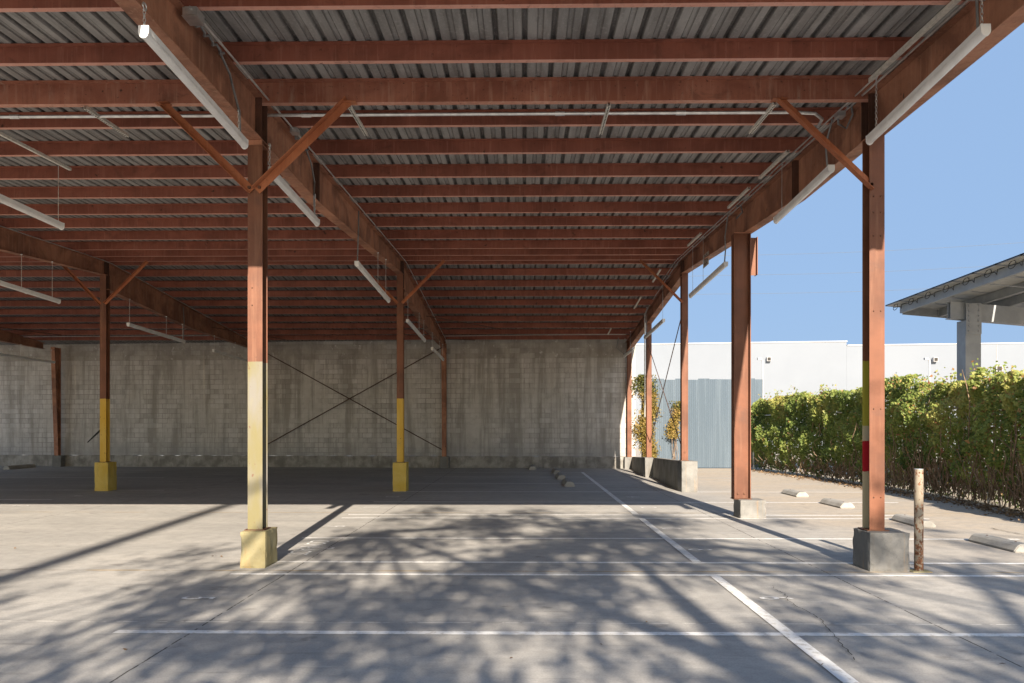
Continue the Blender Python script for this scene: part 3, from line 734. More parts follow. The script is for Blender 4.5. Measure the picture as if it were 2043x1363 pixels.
tube_light(XCl, y0, z0, y1, z1, 'small far white tube light against the block wall, middle beam', [(0.02, bot_rear(y0)), (.65, bot_rear(29.5)), (.95, bot_rear(30.8))])
def dz(Y): return deck_z(Y) - .20
y0, z0, y1, z1 = from_px(1965, 62, 1736, 280, XRl)
tube_light(XRl, y0, z0, y1, z1, 'white tube light on chains under the outer beam, nearest the open sky', [(0.02, dz(y0)), (.93, dz(y1))], True,
           [(XRl - .02, y0 + .1, dz(y0) + .05), (XRl - .015, y0 + .08, z0 + .05)])
y0, z0, y1, z1 = from_px(1658, 338, 1549, 440, XRl)
tube_light(XRl, y0, z0, y1, z1, 'grey looking tube light behind the knee brace of the banded column', [(.88, dz(y1))], False,
           [(XRl - .02, y0 - .1, dz(y0) - .02), (XRl - .05, y0 + .05, dz(y0) - .3), (XRl, y0 + .12, z0 + .05)])
y0, z0, y1, z1 = from_px(1448, 528, 1378, 591, XRl)
tube_light(XRl, y0, z0, y1, z1, 'long tube light seen against the sky left of the wide sideways column', [(.60, dz(y0 + 2)), (.93, dz(y1))], False,
           [(XRl - .02, y0 - .25, dz(y0) - .02), (XRl - .01, y0 + .02, dz(y0) - .4), (XRl + .01, y0 + .06, z0 + .3), (XRl, y0 + .1, z0 + .05)], 1)
y0, z0, y1, z1 = from_px(1324, 640, 1287, 674, XRl)
tube_light(XRl, y0, z0, y1, z1, 'tube light crossing the top of the slim red column with the white pipe', [(.04, dz(y0)), (.9, dz(y1))])
y0, z0, y1, z1 = from_px(1264, 696, 1238, 717, XRl)
tube_light(XRl, y0, z0, min(y1, 31.8), z1, 'far tube light at the right end of the block wall', [(.3, dz(y0 + 1)), (.9, dz(31.4))], False,
           [(XRl - .3, 31.2, dz(31.2)), (XRl - .35, 31.4, dz(31.4) - .35), (XRl, 31.6, z1 + .06)])
XM = -7.12
y1 = at_x(122, 452, XM)
tube_light(XM, y1.y - 2.44, y1.z + .03, y1.y, y1.z, 'tube light alone in mid bay hung from strut channels under the purlins', [(.06, deck_z(y1.y - 2.4) - .2), (.97, deck_z(y1.y) - .2)])
y1 = at_x(117, 602, XLl)
tube_light(XLl, y1.y - 3.66, y1.z + .10, y1.y, y1.z, 'long tube light before the leftmost yellow based column', [(.04, bot_front(y1.y - 3.5)), (.62, bot_front(y1.y - 1.4)), (.93, bot_front(y1.y - .25))], joint=1)
y0, z0, y1, z1 = from_px(256, 648, 367, 682, XLl)
tube_light(XLl, y0, z0, y1, z1, 'tube light just right of the leftmost yellow based column', [(.02, bot_rear(y0)), (.65, bot_rear(y0 + 2.4)), (.97, bot_rear(y1))], False,
           [(XLg + .1, y1 - .1, deck_z(y1) - .3), (XLg + .1, y1 - .02, bot_rear(y1) + .1), (XLl, y1 - .05, z1 + .05)])
a = at_x(426, 700, XLl)
tube_light(XLl, a.y, a.z, a.y + 3.5, a.z - .08, 'dim far tube light over the block wall left of the pale yellow column', [(.02, bot_rear(a.y)), (.6, bot_rear(a.y + 2))])
a = at_x(108, 723, XLL + .09)
tube_light(XLL + .09, a.y - 3.66, a.z + .02, a.y, a.z, 'dim tube light at the far left edge before the stained wall', [(.4, bot_rear(a.y - 2.2)), (.95, bot_rear(a.y - .2))])

# ================================================================ CONDUITS AND STRUTS
def conduit(pts, r, label, couplings=()):
    root = MB().tube(pts, r, 8).build('conduit', M['galv'])
    tag(root, label, 'conduit', 'galvanised conduits under the roof')
    for p0, p1 in couplings: MB().tube([p0, p1], r * 1.35, 8).build('coupling', M['galv'], root)
    return root
zc = deck_z(9.9) - .275
cx = conduit([(-24, 9.92, zc), (-2.0, 9.92, zc), (3.35, 9.92, zc), (3.62, 9.96, zc), (3.78, 10.15, zc), (3.82, 10.4, zc)], 0.021, 'galvanised conduit running straight across the bays behind the stained beam',
             [((x - .06, 9.92, zc), (x + .06, 9.92, zc)) for x in (-6.4, -2.72, .45, 1.95, -12)])
def girder_run(X, r, dzv, ys, label, extra=None):
    pts = [(X, Y, deck_z(Y) + dzv) for Y in ys]
    cps = [((X, Y - .05, deck_z(Y) + dzv), (X, Y + .05, deck_z(Y + .1) + dzv)) for Y in ys[1:-1:2]]
    return conduit((extra or []) + pts, r, label, cps)
ysr = [6.0, 8, 10, 12, 14, 16, 18, 20.5, 21, 23, 25, 27, 29, 31.2]
girder_run(XC + .155, 0.012, -0.215, [7.3] + ysr[1:], 'thin bright conduit following the right side of the middle beam')
girder_run(XR - .145, 0.013, -0.205, ysr[:-3], 'conduit lying against the inner top edge of the outer beam')
girder_run(XR - .23, 0.010, -0.21, ysr[:-4], 'inner of the two conduits beside the outer beam')
girder_run(XLg + .13, 0.010, -0.20, ysr, 'thin conduit along the beam over the leftmost yellow based column')
conduit([(XC + .2, 30.45, deck_z(30.4) - .27), (0, 30.45, deck_z(30.4) - .235), (XR - .3, 30.45, deck_z(30.4) - .225)], 0.014, 'white looking conduit along the last beams above the block wall')
conduit([(XLL + .3, 30.45, deck_z(30.4) - .27), (XLg - .2, 30.45, deck_z(30.4) - .235)], 0.014, 'conduit above the block wall in the leftmost bay')
conduit([(XR - .16, 25.9, deck_z(25.9) - .25), (XR - .16, 26.5, deck_z(26.5) - .32), (XR - .15, 26.62, 4.4), (XR - .15, 26.62, 2.0)], 0.022, 'white pipe strapped down the slim red outer column')
# junction boxes and flexible whips on the beams
def jbox(x, y, z, label, s=0.07):
    o = MB().box(x - s, x + s, y - s * 1.3, y + s * 1.3, z - s * .6, z + s * .6).build('junction_box', M['galv'], bevel=0.008)
    MB().box(x - s * 1.04, x + s * 1.04, y - s * 1.34, y + s * 1.34, z - s * .72, z - s * .61).build('lid', M['galv'], o)
    tag(o, label, 'junction box', 'junction boxes on the beams')
jbox(XC + .14, 7.42, deck_z(7.42) - .235, 'junction box at the near end of the middle beam conduit')
jbox(XC + .17, 10.62, deck_z(10.6) - .235, 'junction box on the middle beam behind the pale yellow column', .05)
jbox(XR - .16, 7.05, deck_z(7.05) - .235, 'junction box at the top right corner by the outer beam', .075)
jbox(XR - .2, 10.1, deck_z(10.1) - .245, 'junction box on the outer beam beside the banded column', .05)
def whip(pts, label):
    o = MB().tube(pts, 0.014, 7).build('flexible_conduit', M['flex']); tag(o, label, 'flexible conduit', 'flexible conduit loops on the beams')
def hang_pts(X, y0, y1, z, n, sag):
    return [(X + .02 * math.sin(i * 2.1), y0 + (y1 - y0) * i / n, z(y0 + (y1 - y0) * i / n) - sag * math.sin(math.pi * ((i % 3) / 3))) for i in range(n + 1)]
whip(hang_pts(XC + .11, 7.45, 8.25, lambda y: deck_z(y) - .225, 12, .04), 'grey cable looped along the near half of the middle beam')
whip(hang_pts(XC + .12, 10.7, 11.45, lambda y: deck_z(y) - .225, 9, .04), 'grey cable looped on the middle beam above the second tube light')
whip([(XR - .2, 9.85, deck_z(9.9) - .24), (XR - .12, 9.95, deck_z(9.9) - .17), (XR - .04, 10.1, deck_z(10) - .24), (XR - .06, 10.25, deck_z(10) - .36), (XR - .18, 10.2, deck_z(10) - .32), (XR - .23, 10.1, deck_z(10) - .24)], 'cable loop at the inner corner above the banded column')
whip([(XR - .22, 14.9, deck_z(15) - .24), (XR - .12, 15.0, deck_z(15) - .18), (XR - .03, 15.2, deck_z(15) - .26), (XR - .12, 15.3, deck_z(15) - .36)], 'cable loop on the outer beam above the wide sideways column')

def strut(x0, y0, x1, y1, dzv, label, holes=True):
    p0 = Vector((x0, y0, deck_z(y0) + dzv)); p1 = Vector((x1, y1, deck_z(y1) + dzv)); w = .0205
    o = MB().prism([(-w, 0), (w, 0), (w, .041), (w - .003, .041), (w - .003, .003), (-w + .003, .003), (-w + .003, .041), (-w, .041)], p0, p1).build('strut_channel', M['strut'])
    tag(o, label, 'strut channel', 'strut channels under the purlins')
    if holes:
        mb = MB(); n = int((p1 - p0).length / .05)
        for i in range(n):
            a = p0.lerp(p1, (i + .3) / n); b = p0.lerp(p1, (i + .8) / n)
            mb.hexa([(a.x - .007, a.y, a.z - .004), (a.x + .007, a.y, a.z - .004), (b.x + .007, b.y, b.z - .004), (b.x - .007, b.y, b.z - .004),
                     (a.x - .007, a.y, a.z - .001), (a.x + .007, a.y, a.z - .001), (b.x + .007, b.y, b.z - .001), (b.x - .007, b.y, b.z - .001)])
        mb.build('slot_row', M['dark'], o)
ya, yb = Y1 - .02, 10.66
for (u, lab) in ((170, 'perforated strut channel under the roof in the left bay'), (697, 'perforated strut channel just right of the pale yellow column brace'), (1215, 'perforated strut channel in the middle of the main bay'), (1546, 'cream perforated strut channel beside the outer knee brace')):
    X = at_y(u, 188, ya).x; strut(X, ya, X, yb, -.296, lab)
strut(-7.12, 8.6, -7.12, 12.4, -.232, 'long strut channel carrying the mid bay tube light', False)
strut(3.93, 6.2, 3.93, 9.1, -.232, 'long strut channel near the top right corner by the outer beam', False)
for Y, lab in ((12.6, 'second'), (14.6, 'third'), (18.3, 'fourth')):
    strut(3.86, Y - .9, 3.86, Y + .5, -.225, {'second': 'strut channel inside the outer beam before the beam stiffener', 'third': 'strut channel inside the outer beam above the wide sideways column', 'fourth': 'strut channel inside the outer beam just before the ridge'}[lab], False)
strut(3.70, 21.6, 3.70, 22.9, -.225, 'strut channel just beyond the ridge by the outer beam', False)
strut(3.62, 24.6, 3.62, 26.2, -.225, 'strut channel beside the slim red column top', False)
strut(3.2, 29.2, 3.2, 30.4, -.25, 'short strut channel near the far right wall end', False)

# number sign on the outer beam
sg = MB().box(XR - .0145, XR - .0065, 18.05, 18.58, 5.36, 5.66).build('number_sign', M['sign'])
tag(sg, 'faded white plate numbered 20 on the inner face of the outer beam', 'sign')
text_mesh('numerals', '20', 0.34, M['sign_ink'], sg, Matrix.Translation((XR - .0165, 18.31, 5.51)) @ Matrix.Rotation(R(-90), 4, 'Z') @ Matrix.Rotation(R(90), 4, 'X'))

# ================================================================ WHEEL STOPS AND BOLLARD
def wheel_stop(x, y0, y1, label, skew=0.0, w=0.16, h=0.115):
    prof = [(-w * .92, 0), (w * .92, 0), (w, .02), (w * .66, h * .8), (w * .42, h), (-w * .42, h), (-w * .66, h * .8), (-w, .02)]
    mb = MB().prism(prof, (x, y0, 0), (x + skew, y1, 0))
    o = mb.build('wheel_stop', M['wheel_stop'], bevel=0.012)
    tag(o, label, 'wheel stop', 'concrete wheel stops')
    for fr in (.2, .8):
        q = Vector((x, y0, 0)).lerp(Vector((x + skew, y1, 0)), fr)
        MB().tube([(q.x, q.y, h - .002), (q.x, q.y, h + .006)], .014, 8).build('anchor_pin', M['bolt'], o)
for (un, vn, uf, vf, lab) in ((2023, 1103, 1931, 1081, 'nearest wheel stop on the open strip, partly in shade'), (1830, 1053, 1768, 1034, 'wheel stop right behind the rusty post'),
                              (1676, 1014.5, 1634, 1005, 'wheel stop between the wide and the banded columns'), (1588, 992, 1557, 984.5, 'farthest wheel stop on the open strip, by the wide column')):
    a = ground(un, vn); b = ground(uf, vf); L = 1.08
    wheel_stop(a.x + .16, a.y, a.y + L, lab, (b.x - a.x) * .5)
for (u, v, lab) in ((1137, 971.5, 'nearest of the wheel stops in the shade under the roof'), (1121, 957.5, 'second shaded wheel stop from the front, under the roof'),
                    (1112, 946.5, 'third shaded wheel stop, with a white scrap of paint beside it'), (1063, 938, 'farthest shaded wheel stop, by the block wall'),
                    (12, 937, 'lone wheel stop in the shade at the far left')):
    a = ground(u, v); wheel_stop(a.x, a.y, a.y + 1.7, lab, w=.15, h=.14)
g = ground(1833, 1140)
bo = empty('bollard', (g.x, g.y, 0)); tag(bo, 'slim rusty post with flaking cream paint beside the big concrete block', 'bollard')
part(MB().tube([(g.x, g.y, -.02), (g.x, g.y, 1.19)], .05, 20), 'pipe', M['bollard'], bo, smooth=False)
part(MB().tube([(g.x, g.y, 1.19), (g.x, g.y, 1.196)], .051, 20), 'cap', M['galv'], bo)
part(rough_block(g.x - .11, g.x + .12, g.y - .09, g.y + .1, -.01, .012, 77, n=5), 'grout_collar', M['pedestal_pale'], bo)

# ================================================================ CORRUGATED FENCE, VINES
def corr_fence():
    mb = MB(); x = 4.75; Y = 32.25; prev = None; k = 0
    pan = 0; top = 3.62
    while x < 9.62:
        if k % 24 == 0: top = 3.60 + random.uniform(-.03, .03)
        dy = 0.016 * math.sin(k * math.pi / 2)
        y = Y + (x - 4.75) * -0.01
        cur = [(x, y + dy, 0.03), (x, y + dy, top), (x, y + dy + .004, 0.03), (x, y + dy + .004, top)]
        if prev:
            b = len(mb.v); mb.v += prev + cur
            mb.f += [(b, b + 4, b + 5, b + 1), (b + 2, b + 3, b + 7, b + 6), (b + 1, b + 5, b + 7, b + 3)]
        prev = cur; x += 0.019; k += 1
    root = mb.build('corrugated_fence', M['corr']); tag(root, 'pale blue grey corrugated sheet fence closing the end of the open strip', 'fence')
    MB().box(4.75, 9.62, 32.28, 32.33, 3.3, 3.38).build('rail', M['solar_steel'], root)
    for x in (4.8, 7.1, 9.58): MB().box(x - .03, x + .03, 32.335, 32.40, 0, 3.5).build('post', M['solar_steel'], root)
corr_fence()
def vine(name, cx, cy, w, z0, z1, n, label, toney=(0.2, 0.9), thick=.22):
    root = empty(name, (cx, cy, 0)); tag(root, label, 'vine')
    Z = rng.uniform(z0, z1, n); prof = w * (0.55 + 0.45 * np.array([mnoise.noise(Vector((0, z * 1.7, cx))) for z in Z]) + .25 * (Z - z0) / (z1 - z0))
    C = np.stack([cx + rng.normal(size=n) * prof * .5 + .12 * np.sin(Z * 3.1), cy - np.abs(rng.normal(size=n)) * thick, Z], axis=1)
    cl = np.array([mnoise.noise(Vector(c * 3.0)) for c in C]); keep = cl > -0.55
    C = C[keep]; m = len(C); D = rng.normal(size=(m, 3)); D[:, 2] -= .6
    leaves('foliage', C, D, rng.uniform(.05, .11, m), rng.uniform(*toney, m) - .5 * ((C[:, 2] - z0) / (z1 - z0) > .8), M['vine_leaf'], root, .6)
    mb = MB()
    for i in range(7):
        x = cx + random.uniform(-.3, .3) * w; pts = [(x + .05 * math.sin(z * 4 + i), cy - .06, z) for z in np.linspace(0, z1 * random.uniform(.7, .97), 9)]
        mb.tube(pts, .008, 5)
    part(mb, 'stem', M['twig'], root)
vine('climbing_vine', 4.92, 32.1, .50, .25, 3.75, 11000, 'tall yellowing vine hanging in the corner of block wall and sheet fence')
a = at_y(1352, 851, 31.6)
vine('climbing_vine', a.x, 32.1, .34, 1.2, 2.7, 1500, 'small brown vine on the sheet fence behind a red column', (.3, 1.0), .15)

# ================================================================ HEDGE ON CHAIN LINK FENCE
base_px = ((1500, 940), (1600, 950), (1700, 964), (1850, 988), (1973, 1008), (2043, 1023))
path = [ground(*q).xy for q in base_px]
d_end = (path[-1] - path[-2]).normalized(); path.append(path[-1] + d_end * 5.0)
path[0] = Vector((9.05, 31.9)); path = [Vector(p) for p in path]
seg = [0.0]
for a, b in zip(path[:-1], path[1:]): seg.append(seg[-1] + (b - a).length)
LEN = seg[-1]; PX = np.array([p.x for p in path]); PY = np.array([p.y for p in path]); SG = np.array(seg)
def hp(s): return np.interp(s, SG, PX), np.interp(s, SG, PY)
hedge = empty('hedge', (float(PX[2]), float(PY[2]), 0)); tag(hedge, 'dense green ivy hedge over a chain link fence, twiggy at its near end', 'hedge')
def hedge_leaves(n):
    s = rng.uniform(0, LEN, n); x, y = hp(s); x2, y2 = hp(np.minimum(s + .2, LEN)); x1, y1_ = hp(np.maximum(s - .2, 0))
    tx, ty = x2 - x1, y2 - y1_; L = np.hypot(tx, ty); tx /= L; ty /= L
    nx, ny = ty, -tx                                   # towards the lot?
    flip = np.where(nx > 0, -1, 1); nx *= flip; ny *= flip
    top = np.array([2.74 + .22 *  mnoise.noise(Vector((q * .8, 0, 0))) + .16 * mnoise.noise(Vector((q * 2.6, 3, 0))) + (.22 if 9.5 < q < 11.5 else 0) for q in s]) + np.where(s < 2, -.2 * (2 - s) / 2, 0)
    tz = rng.beta(1.5, 1.05, n) ; z = tz * top
    bulge = np.array([mnoise.noise(Vector((a * .9, b * 1.3, 1))) * .30 + mnoise.noise(Vector((a * 2.4, b * 2.8, 7))) * .22 + mnoise.noise(Vector((a * 6, b * 6, 3))) * .08 for a, b in zip(s, z)])
    round_ = np.sqrt(np.clip(1 - ((tz - .55) / .5) ** 2, 0, 1))
    out = .12 + .38 * round_ + bulge
    u = rng.random(n); lay = np.where(u < .62, 1 - rng.random(n) * .35, rng.random(n))
    back = u > .93
    dist = out * lay; dist = np.where(back, -.25 * rng.random(n), dist)
    C = np.stack([x + nx * (dist - .28), y + ny * (dist - .28), z + .03], axis=1)
    # thin the foliage near the ground and towards the near end
    clump = np.array([mnoise.noise(Vector(c * 1.9)) for c in C])
    nearend = np.clip((s - 10.5) / 6.0, 0, 1)
    thr = -1.0 + .85 * nearend * np.clip(1.15 - tz, 0, 1) + .22 * np.clip(.25 - tz, 0, 1) / .25 * (s > 6)
    keep = clump > thr
    C = C[keep]; s, z, tz, nx, ny, dist, out = (q[keep] for q in (s, z, tz, nx, ny, dist, out)); m = len(C)
    D = rng.normal(size=(m, 3)) * .75; D[:, 2] -= .45
    broad = np.array([mnoise.noise(Vector((a * .55, b * .9, 11))) for a, b in zip(s, z)])
    fine = np.array([mnoise.noise(Vector((a * 2.2, b * 1.1, 23))) for a, b in zip(s, z)])
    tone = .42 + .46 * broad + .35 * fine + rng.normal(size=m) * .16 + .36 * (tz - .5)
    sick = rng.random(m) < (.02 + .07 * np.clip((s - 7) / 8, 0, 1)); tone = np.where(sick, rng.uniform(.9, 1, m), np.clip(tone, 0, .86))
    return C, D, np.clip(rng.lognormal(-2.68, .36, m), .035, .17), tone
C, D, S_, T_ = hedge_leaves(135000)
# loose sprigs standing above the top
ex = []
for s in np.concatenate([rng.uniform(1, LEN, 60), rng.uniform(9.5, 11.5, 12)]):
    x, y = hp(s); h0 = 2.68 + .2 * mnoise.noise(Vector((s * .8, 0, 0))); l = random.uniform(.15, .42)
    for k in range(random.randint(6, 14)):
        ex.append((x - .1 + random.gauss(0, .05), y + random.gauss(0, .06), h0 + l * random.random()))
ex = np.array(ex); m = len(ex)
C = np.vstack([C, ex]); D = np.vstack([D, rng.normal(size=(m, 3)) + np.array([0, 0, .5])]); S_ = np.concatenate([S_, rng.uniform(.05, .1, m)]); T_ = np.concatenate([T_, rng.uniform(.3, 1, m)])
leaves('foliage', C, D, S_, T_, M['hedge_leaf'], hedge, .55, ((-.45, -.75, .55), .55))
tw = MB()
for i in range(1000):
    s = LEN * (random.random() ** .62); x, y = hp(s); x -= random.uniform(-.05, .26); 
    lean = random.uniform(-.5, .5); hh = random.uniform(.3, 1.9 if (random.random() < .3 and s > 9) else (1.0 if s > 8 else .55)); z0 = random.uniform(0, .3) if random.random() < .8 else random.uniform(.3, 1.4)
    bx, by = random.uniform(-.2, .15), random.uniform(-.35, .35)
    pts = [(x + bx * t + .04 * math.sin(5 * t + i), y + by * t + lean * t * t * .5 + .05 * math.sin(7 * t + i * 2), z0 + hh * t * (1 - .15 * t)) for t in np.linspace(0, 1, 5)]
    tw.tube(pts, [random.uniform(.006, .014)] * 4 + [.004], 4, False)
part(tw, 'stem', M['twig'], hedge)
fence = empty('chain_link_fence', (float(PX[-2]), float(PY[-2]), 0)); tag(fence, 'galvanised chain link fence with round posts inside the hedge', 'fence')
xs, ys_ = hp(np.array([0.3, 3.3, 6.3, 9.3])); posts = list(zip(xs, ys_)); gpost = ground(1971, 1006); posts.append((gpost.x + .02, gpost.y))
for px, py in posts: part(MB().tube([(px, py, 0), (px, py, 2.15)], .032, 10), 'post', M['galv'], fence)
part(MB().tube([(float(a), float(b), 2.12) for a, b in zip(*hp(np.linspace(.3, LEN, 9)))], .02, 6), 'rail', M['galv'], fence)
wire = MB()
for s in np.arange(9.0, LEN - .2, .085):
    for sg_ in (1, -1):
        pts = []
        for zz in np.linspace(0.05, 2.1, 2):
            x, y = hp(np.clip(s + sg_ * zz * .5, 0, LEN)); pts.append((float(x) + .03, float(y), zz))
        wire.tube(pts, .0018, 3, False)
part(wire, 'wire_mesh', M['galv'], fence)
n = 2600; s = LEN * rng.random(n) ** .7; x, y = hp(s)
C = np.stack([x - .42 + rng.normal(size=n) * .2, y + rng.normal(size=n) * .1 - .1, rng.uniform(.006, .05, n)], axis=1)
D = rng.normal(size=(n, 3)); D[:, 2] *= .25
lit = leaves('leaf_litter', C, D, rng.uniform(.04, .10, n), rng.random(n), M['litter'], None, .5)
tag(lit, 'dry brown leaf litter along the foot of the hedge', 'leaf litter', kind='stuff')
dl = []
for (u, v) in ((30, 1096), (430, 1112), (442, 1113), (424, 1112), (1020, 1318), (1200, 1290), (250, 1300), (1290, 1245), (800, 1200), (1640, 1330), (2000, 1330)):
    g = ground(u, v); dl.append((g.x, g.y, .02))
dl = np.array(dl); Dd = rng.normal(size=(len(dl), 3)); Dd[:, 2] *= .15
tag(leaves('fallen_leaves', dl, Dd, rng.uniform(.03, .06, len(dl)), rng.random(len(dl)), M['litter'], None, .5), 'few dry leaves lying about on the slab', 'leaves', kind='stuff')

# ================================================================ SOLAR CANOPY
sol = empty('solar_canopy', (13.2, 23.9, 0)); tag(sol, 'grey steel solar carport with tilted panels beyond the hedge', 'solar canopy')
X0, YE, YN = 11.95, 26.5, 11.0
def pz(X, Y): return 5.66 - .0875 * (X - X0) + .02 * (YE - Y)
mb = MB(); fr = MB()
for i in range(4):
    for j in range(15):
        xa = X0 + i * 2.06; xb = xa + 2.0; yb = YE - j * 1.03; ya = yb - 1.0
        z = [pz(xa, ya), pz(xb, ya), pz(xb, yb), pz(xa, yb)]; q = [(xa, ya), (xb, ya), (xb, yb), (xa, yb)]
        mb.hexa([(a, b, zz + .006) for (a, b), zz in zip(q, z)] + [(a, b, zz + .03) for (a, b), zz in zip(q, z)])
        for (k0, k1) in ((0, 1), (1, 2), (2, 3), (3, 0)):
            a = Vector((*q[k0], z[k0])); b = Vector((*q[k1], z[k1])); nrm = (Vector((sum(p[0] for p in q) / 4, sum(p[1] for p in q) / 4, sum(z) / 4)) - (a + b) / 2).normalized() * .035
            fr.hexa([a, b, b + nrm, a + nrm] + [p + Vector((0, 0, .04)) for p in (a, b, b + nrm, a + nrm)])
        # junction box on the back of each panel
        mb.box((xa + xb) / 2 - .06, (xa + xb) / 2 + .06, yb - .16, yb - .06, pz((xa + xb) / 2, yb) - .02, pz((xa + xb) / 2, yb) + .004)
part(mb, 'panel_array', M['panel_back'], sol); part(fr, 'panel_frames', M['frame'], sol)
for X in (12.28, 13.55, 14.35, 15.6, 16.4, 17.7, 18.5):
    p = MB(); za, zb_ = pz(X, YE - .3) - .004, pz(X, YN) - .004
    def cs(x0, x1, d0, d1): p.hexa([(x0, YN, zb_ - d1), (x1, YN, zb_ - d1), (x1, YE - .3, za - d1), (x0, YE - .3, za - d1), (x0, YN, zb_ - d0), (x1, YN, zb_ - d0), (x1, YE - .3, za - d0), (x0, YE - .3, za - d0)])
    cs(X, X + .006, 0, .25); cs(X + .006, X + .09, .244, .25); cs(X + .006, X + .09, 0, .006)
    part(p, 'purlin', M['solar_steel'], sol)
for Yp, lo, hi in ((YE - .28, .27, .012), (YE - 5.2, .27, .258)):
    p = MB(); xa, xb = 12.40, 20.1
    p.hexa([(xa, Yp, pz(xa, Yp) - lo), (xb, Yp, pz(xb, Yp) - lo), (xb, Yp + .07, pz(xb, Yp) - lo), (xa, Yp + .07, pz(xa, Yp) - lo),
            (xa, Yp, pz(xa, Yp) - hi), (xb, Yp, pz(xb, Yp) - hi), (xb, Yp + .07, pz(xb, Yp) - hi), (xa, Yp + .07, pz(xa, Yp) - hi)])
    part(p, 'cross_tie', M['solar_steel'], sol)
for Yb in (23.9, 13.6):
    def bz(x): return pz(x, Yb) - .262
    p = MB(); xa, xb = 12.62, 19.8
    def bs(y0, y1, d0, d1): p.hexa([(xa, y0, bz(xa) - d1), (xb, y0, bz(xb) - d1), (xb, y1, bz(xb) - d1), (xa, y1, bz(xa) - d1), (xa, y0, bz(xa) - d0), (xb, y0, bz(xb) - d0), (xb, y1, bz(xb) - d0), (xa, y1, bz(xa) - d0)])
    bs(Yb - .14, Yb + .14, 0, .02); bs(Yb - .14, Yb + .14, .48, .50); bs(Yb - .012, Yb + .012, .02, .48)
    bs(Yb - .146, Yb - .141, .001, .499)
    part(p, 'beam', M['solar_steel'], sol)
    cx_ = 13.24; w = .225
    p = MB(); zt = bz(cx_) - .51
    p.box(cx_ - w, cx_ + w, Yb - .24, Yb - .22, 0, zt).box(cx_ - w, cx_ + w, Yb + .22, Yb + .24, 0, zt).box(cx_ - w, cx_ - w + .014, Yb - .22, Yb + .22, 0, zt).box(cx_ + w - .014, cx_ + w, Yb - .22, Yb + .22, 0, zt)
    cc = part(p, 'column', M['solar_steel'], sol)
    part(MB().box(cx_ - w, cx_ + w, Yb - .272, Yb - .243, zt - .42, bz(cx_) - .02), 'bolted_plate', M['solar_steel'], cc)
    for bx in (-.14, .14):
        for k in range(6):
            part(MB().tube([(cx_ + bx, Yb - .272, zt - .33 + k * .15), (cx_ + bx, Yb - .30, zt - .33 + k * .15)], .026, 6), 'bolt', M['frame'], cc)
for k in range(9):
    y = YE - .45 - k * 1.03; x = X0 + .12; z = pz(x, y) - .07
    pts = [(x + .02 * math.sin(a), y + .15 * math.cos(a), z - .02 + .10 * math.sin(a)) for a in np.linspace(0, 2 * math.pi, 14)]
    pts += [(x + .05, y - .22, z - .03), (x + .02, y - .36, z - .12), (x, y - .42, z), (x + .1, y - .55, z + .03)]
    part(MB().tube(pts, .010, 5), 'cable_loop', M['cable'], sol)

# ================================================================ WHITE WAREHOUSE, WIRES, LAMPS
WY = 62.0
wh = empty('warehouse', (20, WY, 0)); wh.rotation_euler = (0, 0, R(-7.0)); tag(wh, 'long plain white warehouse behind the fence and hedge', 'building')
def wh_pt(u, v):
    d = ray(u, v); nrm = Vector((math.sin(R(-7.0)) * -1, math.cos(R(-7.0)), 0)); o = Vector((20, WY, 0)) - Vector((0, 0, H))
    t = o.dot(nrm) / d.dot(nrm); p = d * t; p.z += H
    c_, s_ = math.cos(R(7.0)), math.sin(R(7.0)); q = p - Vector((20, WY, 0)); return Vector((c_ * q.x - s_ * q.y, s_ * q.x + c_ * q.y, p.z))
a = wh_pt(1475, 685); b = wh_pt(1689, 682.5); c_ = wh_pt(1900, 687.5)
z1, z2 = (a.z + b.z) / 2, c_.z; xs_ = b.x
local(MB().box(-32, xs_, 0, 30, 0, z1), 'wall', M['white_wall'], wh); local(MB().box(xs_ + .01, 60, .02, 30, 0, z2), 'wall', M['white_wall'], wh)
local(MB().box(-32, xs_ + .05, -.05, 30, z1 + .002, z1 + .09), 'coping', M['cap'], wh); local(MB().box(xs_ + .06, 60, -.03, 30, z2 + .002, z2 + .09), 'coping', M['cap'], wh)
for x in np.arange(-30, 58, 9.1): local(MB().box(x, x + .03, -.004, -.001, 0, min(z1, z2) - .05), 'panel_joint', M['sign'], wh)
for (u, v, s_) in ((1533, 717, .16), (1864, 718, .16), (1990, 736, .22)):  # two wall lamps, then a small wall camera built the same way
    q = wh_pt(u, v); lp = local(MB().box(q.x - s_, q.x + s_, -.35, -.002, q.z - s_, q.z + s_), 'wall_fixture', M['cap'], wh)
    local(MB().box(q.x - s_ * .75, q.x + s_ * .75, -.37, -.352, q.z - s_ * .75, q.z + s_ * .75), 'fixture_lens', M['dark'], lp)
for (u, v, lab) in ((1522, 716, 'thin lamp pole before the white warehouse, left of the hedge top'), (1855, 716, 'thin lamp pole rising behind the hedge, left of the solar carport post')):
    p = at_y(u, v, 48.0); lp = empty('lamp_pole', (p.x, 48, 0)); tag(lp, lab, 'lamp pole', 'lamp poles before the warehouse')
    part(MB().tube([(p.x, 48, 0), (p.x, 48, p.z - .3), (p.x - .03, 48, p.z - .1), (p.x - .12, 48, p.z)], .05, 6), 'pole', M['cap'], lp)
    part(MB().box(p.x - .32, p.x - .10, 47.9, 48.1, p.z - .06, p.z + .06), 'lamp_head', M['cap'], lp)
for (v0, v1, lab) in ((511, 484, 'topmost of the thin overhead wires in the sky'), (550, 527, 'middle overhead wire in the sky'), (587, 566, 'lowest overhead wire in the sky')):
    pts = []
    for u in np.linspace(1250, 2300, 13):
        t = (u - 1400) / 643; pts.append(at_y(u, v0 + (v1 - v0) * t + 5 * math.sin(math.pi * np.clip(t, 0, 1)), 75.0))
    o = MB().tube(pts, .014, 5).build('overhead_wire', M['wire']); tag(o, lab, 'overhead wire', 'overhead wires in the sky')

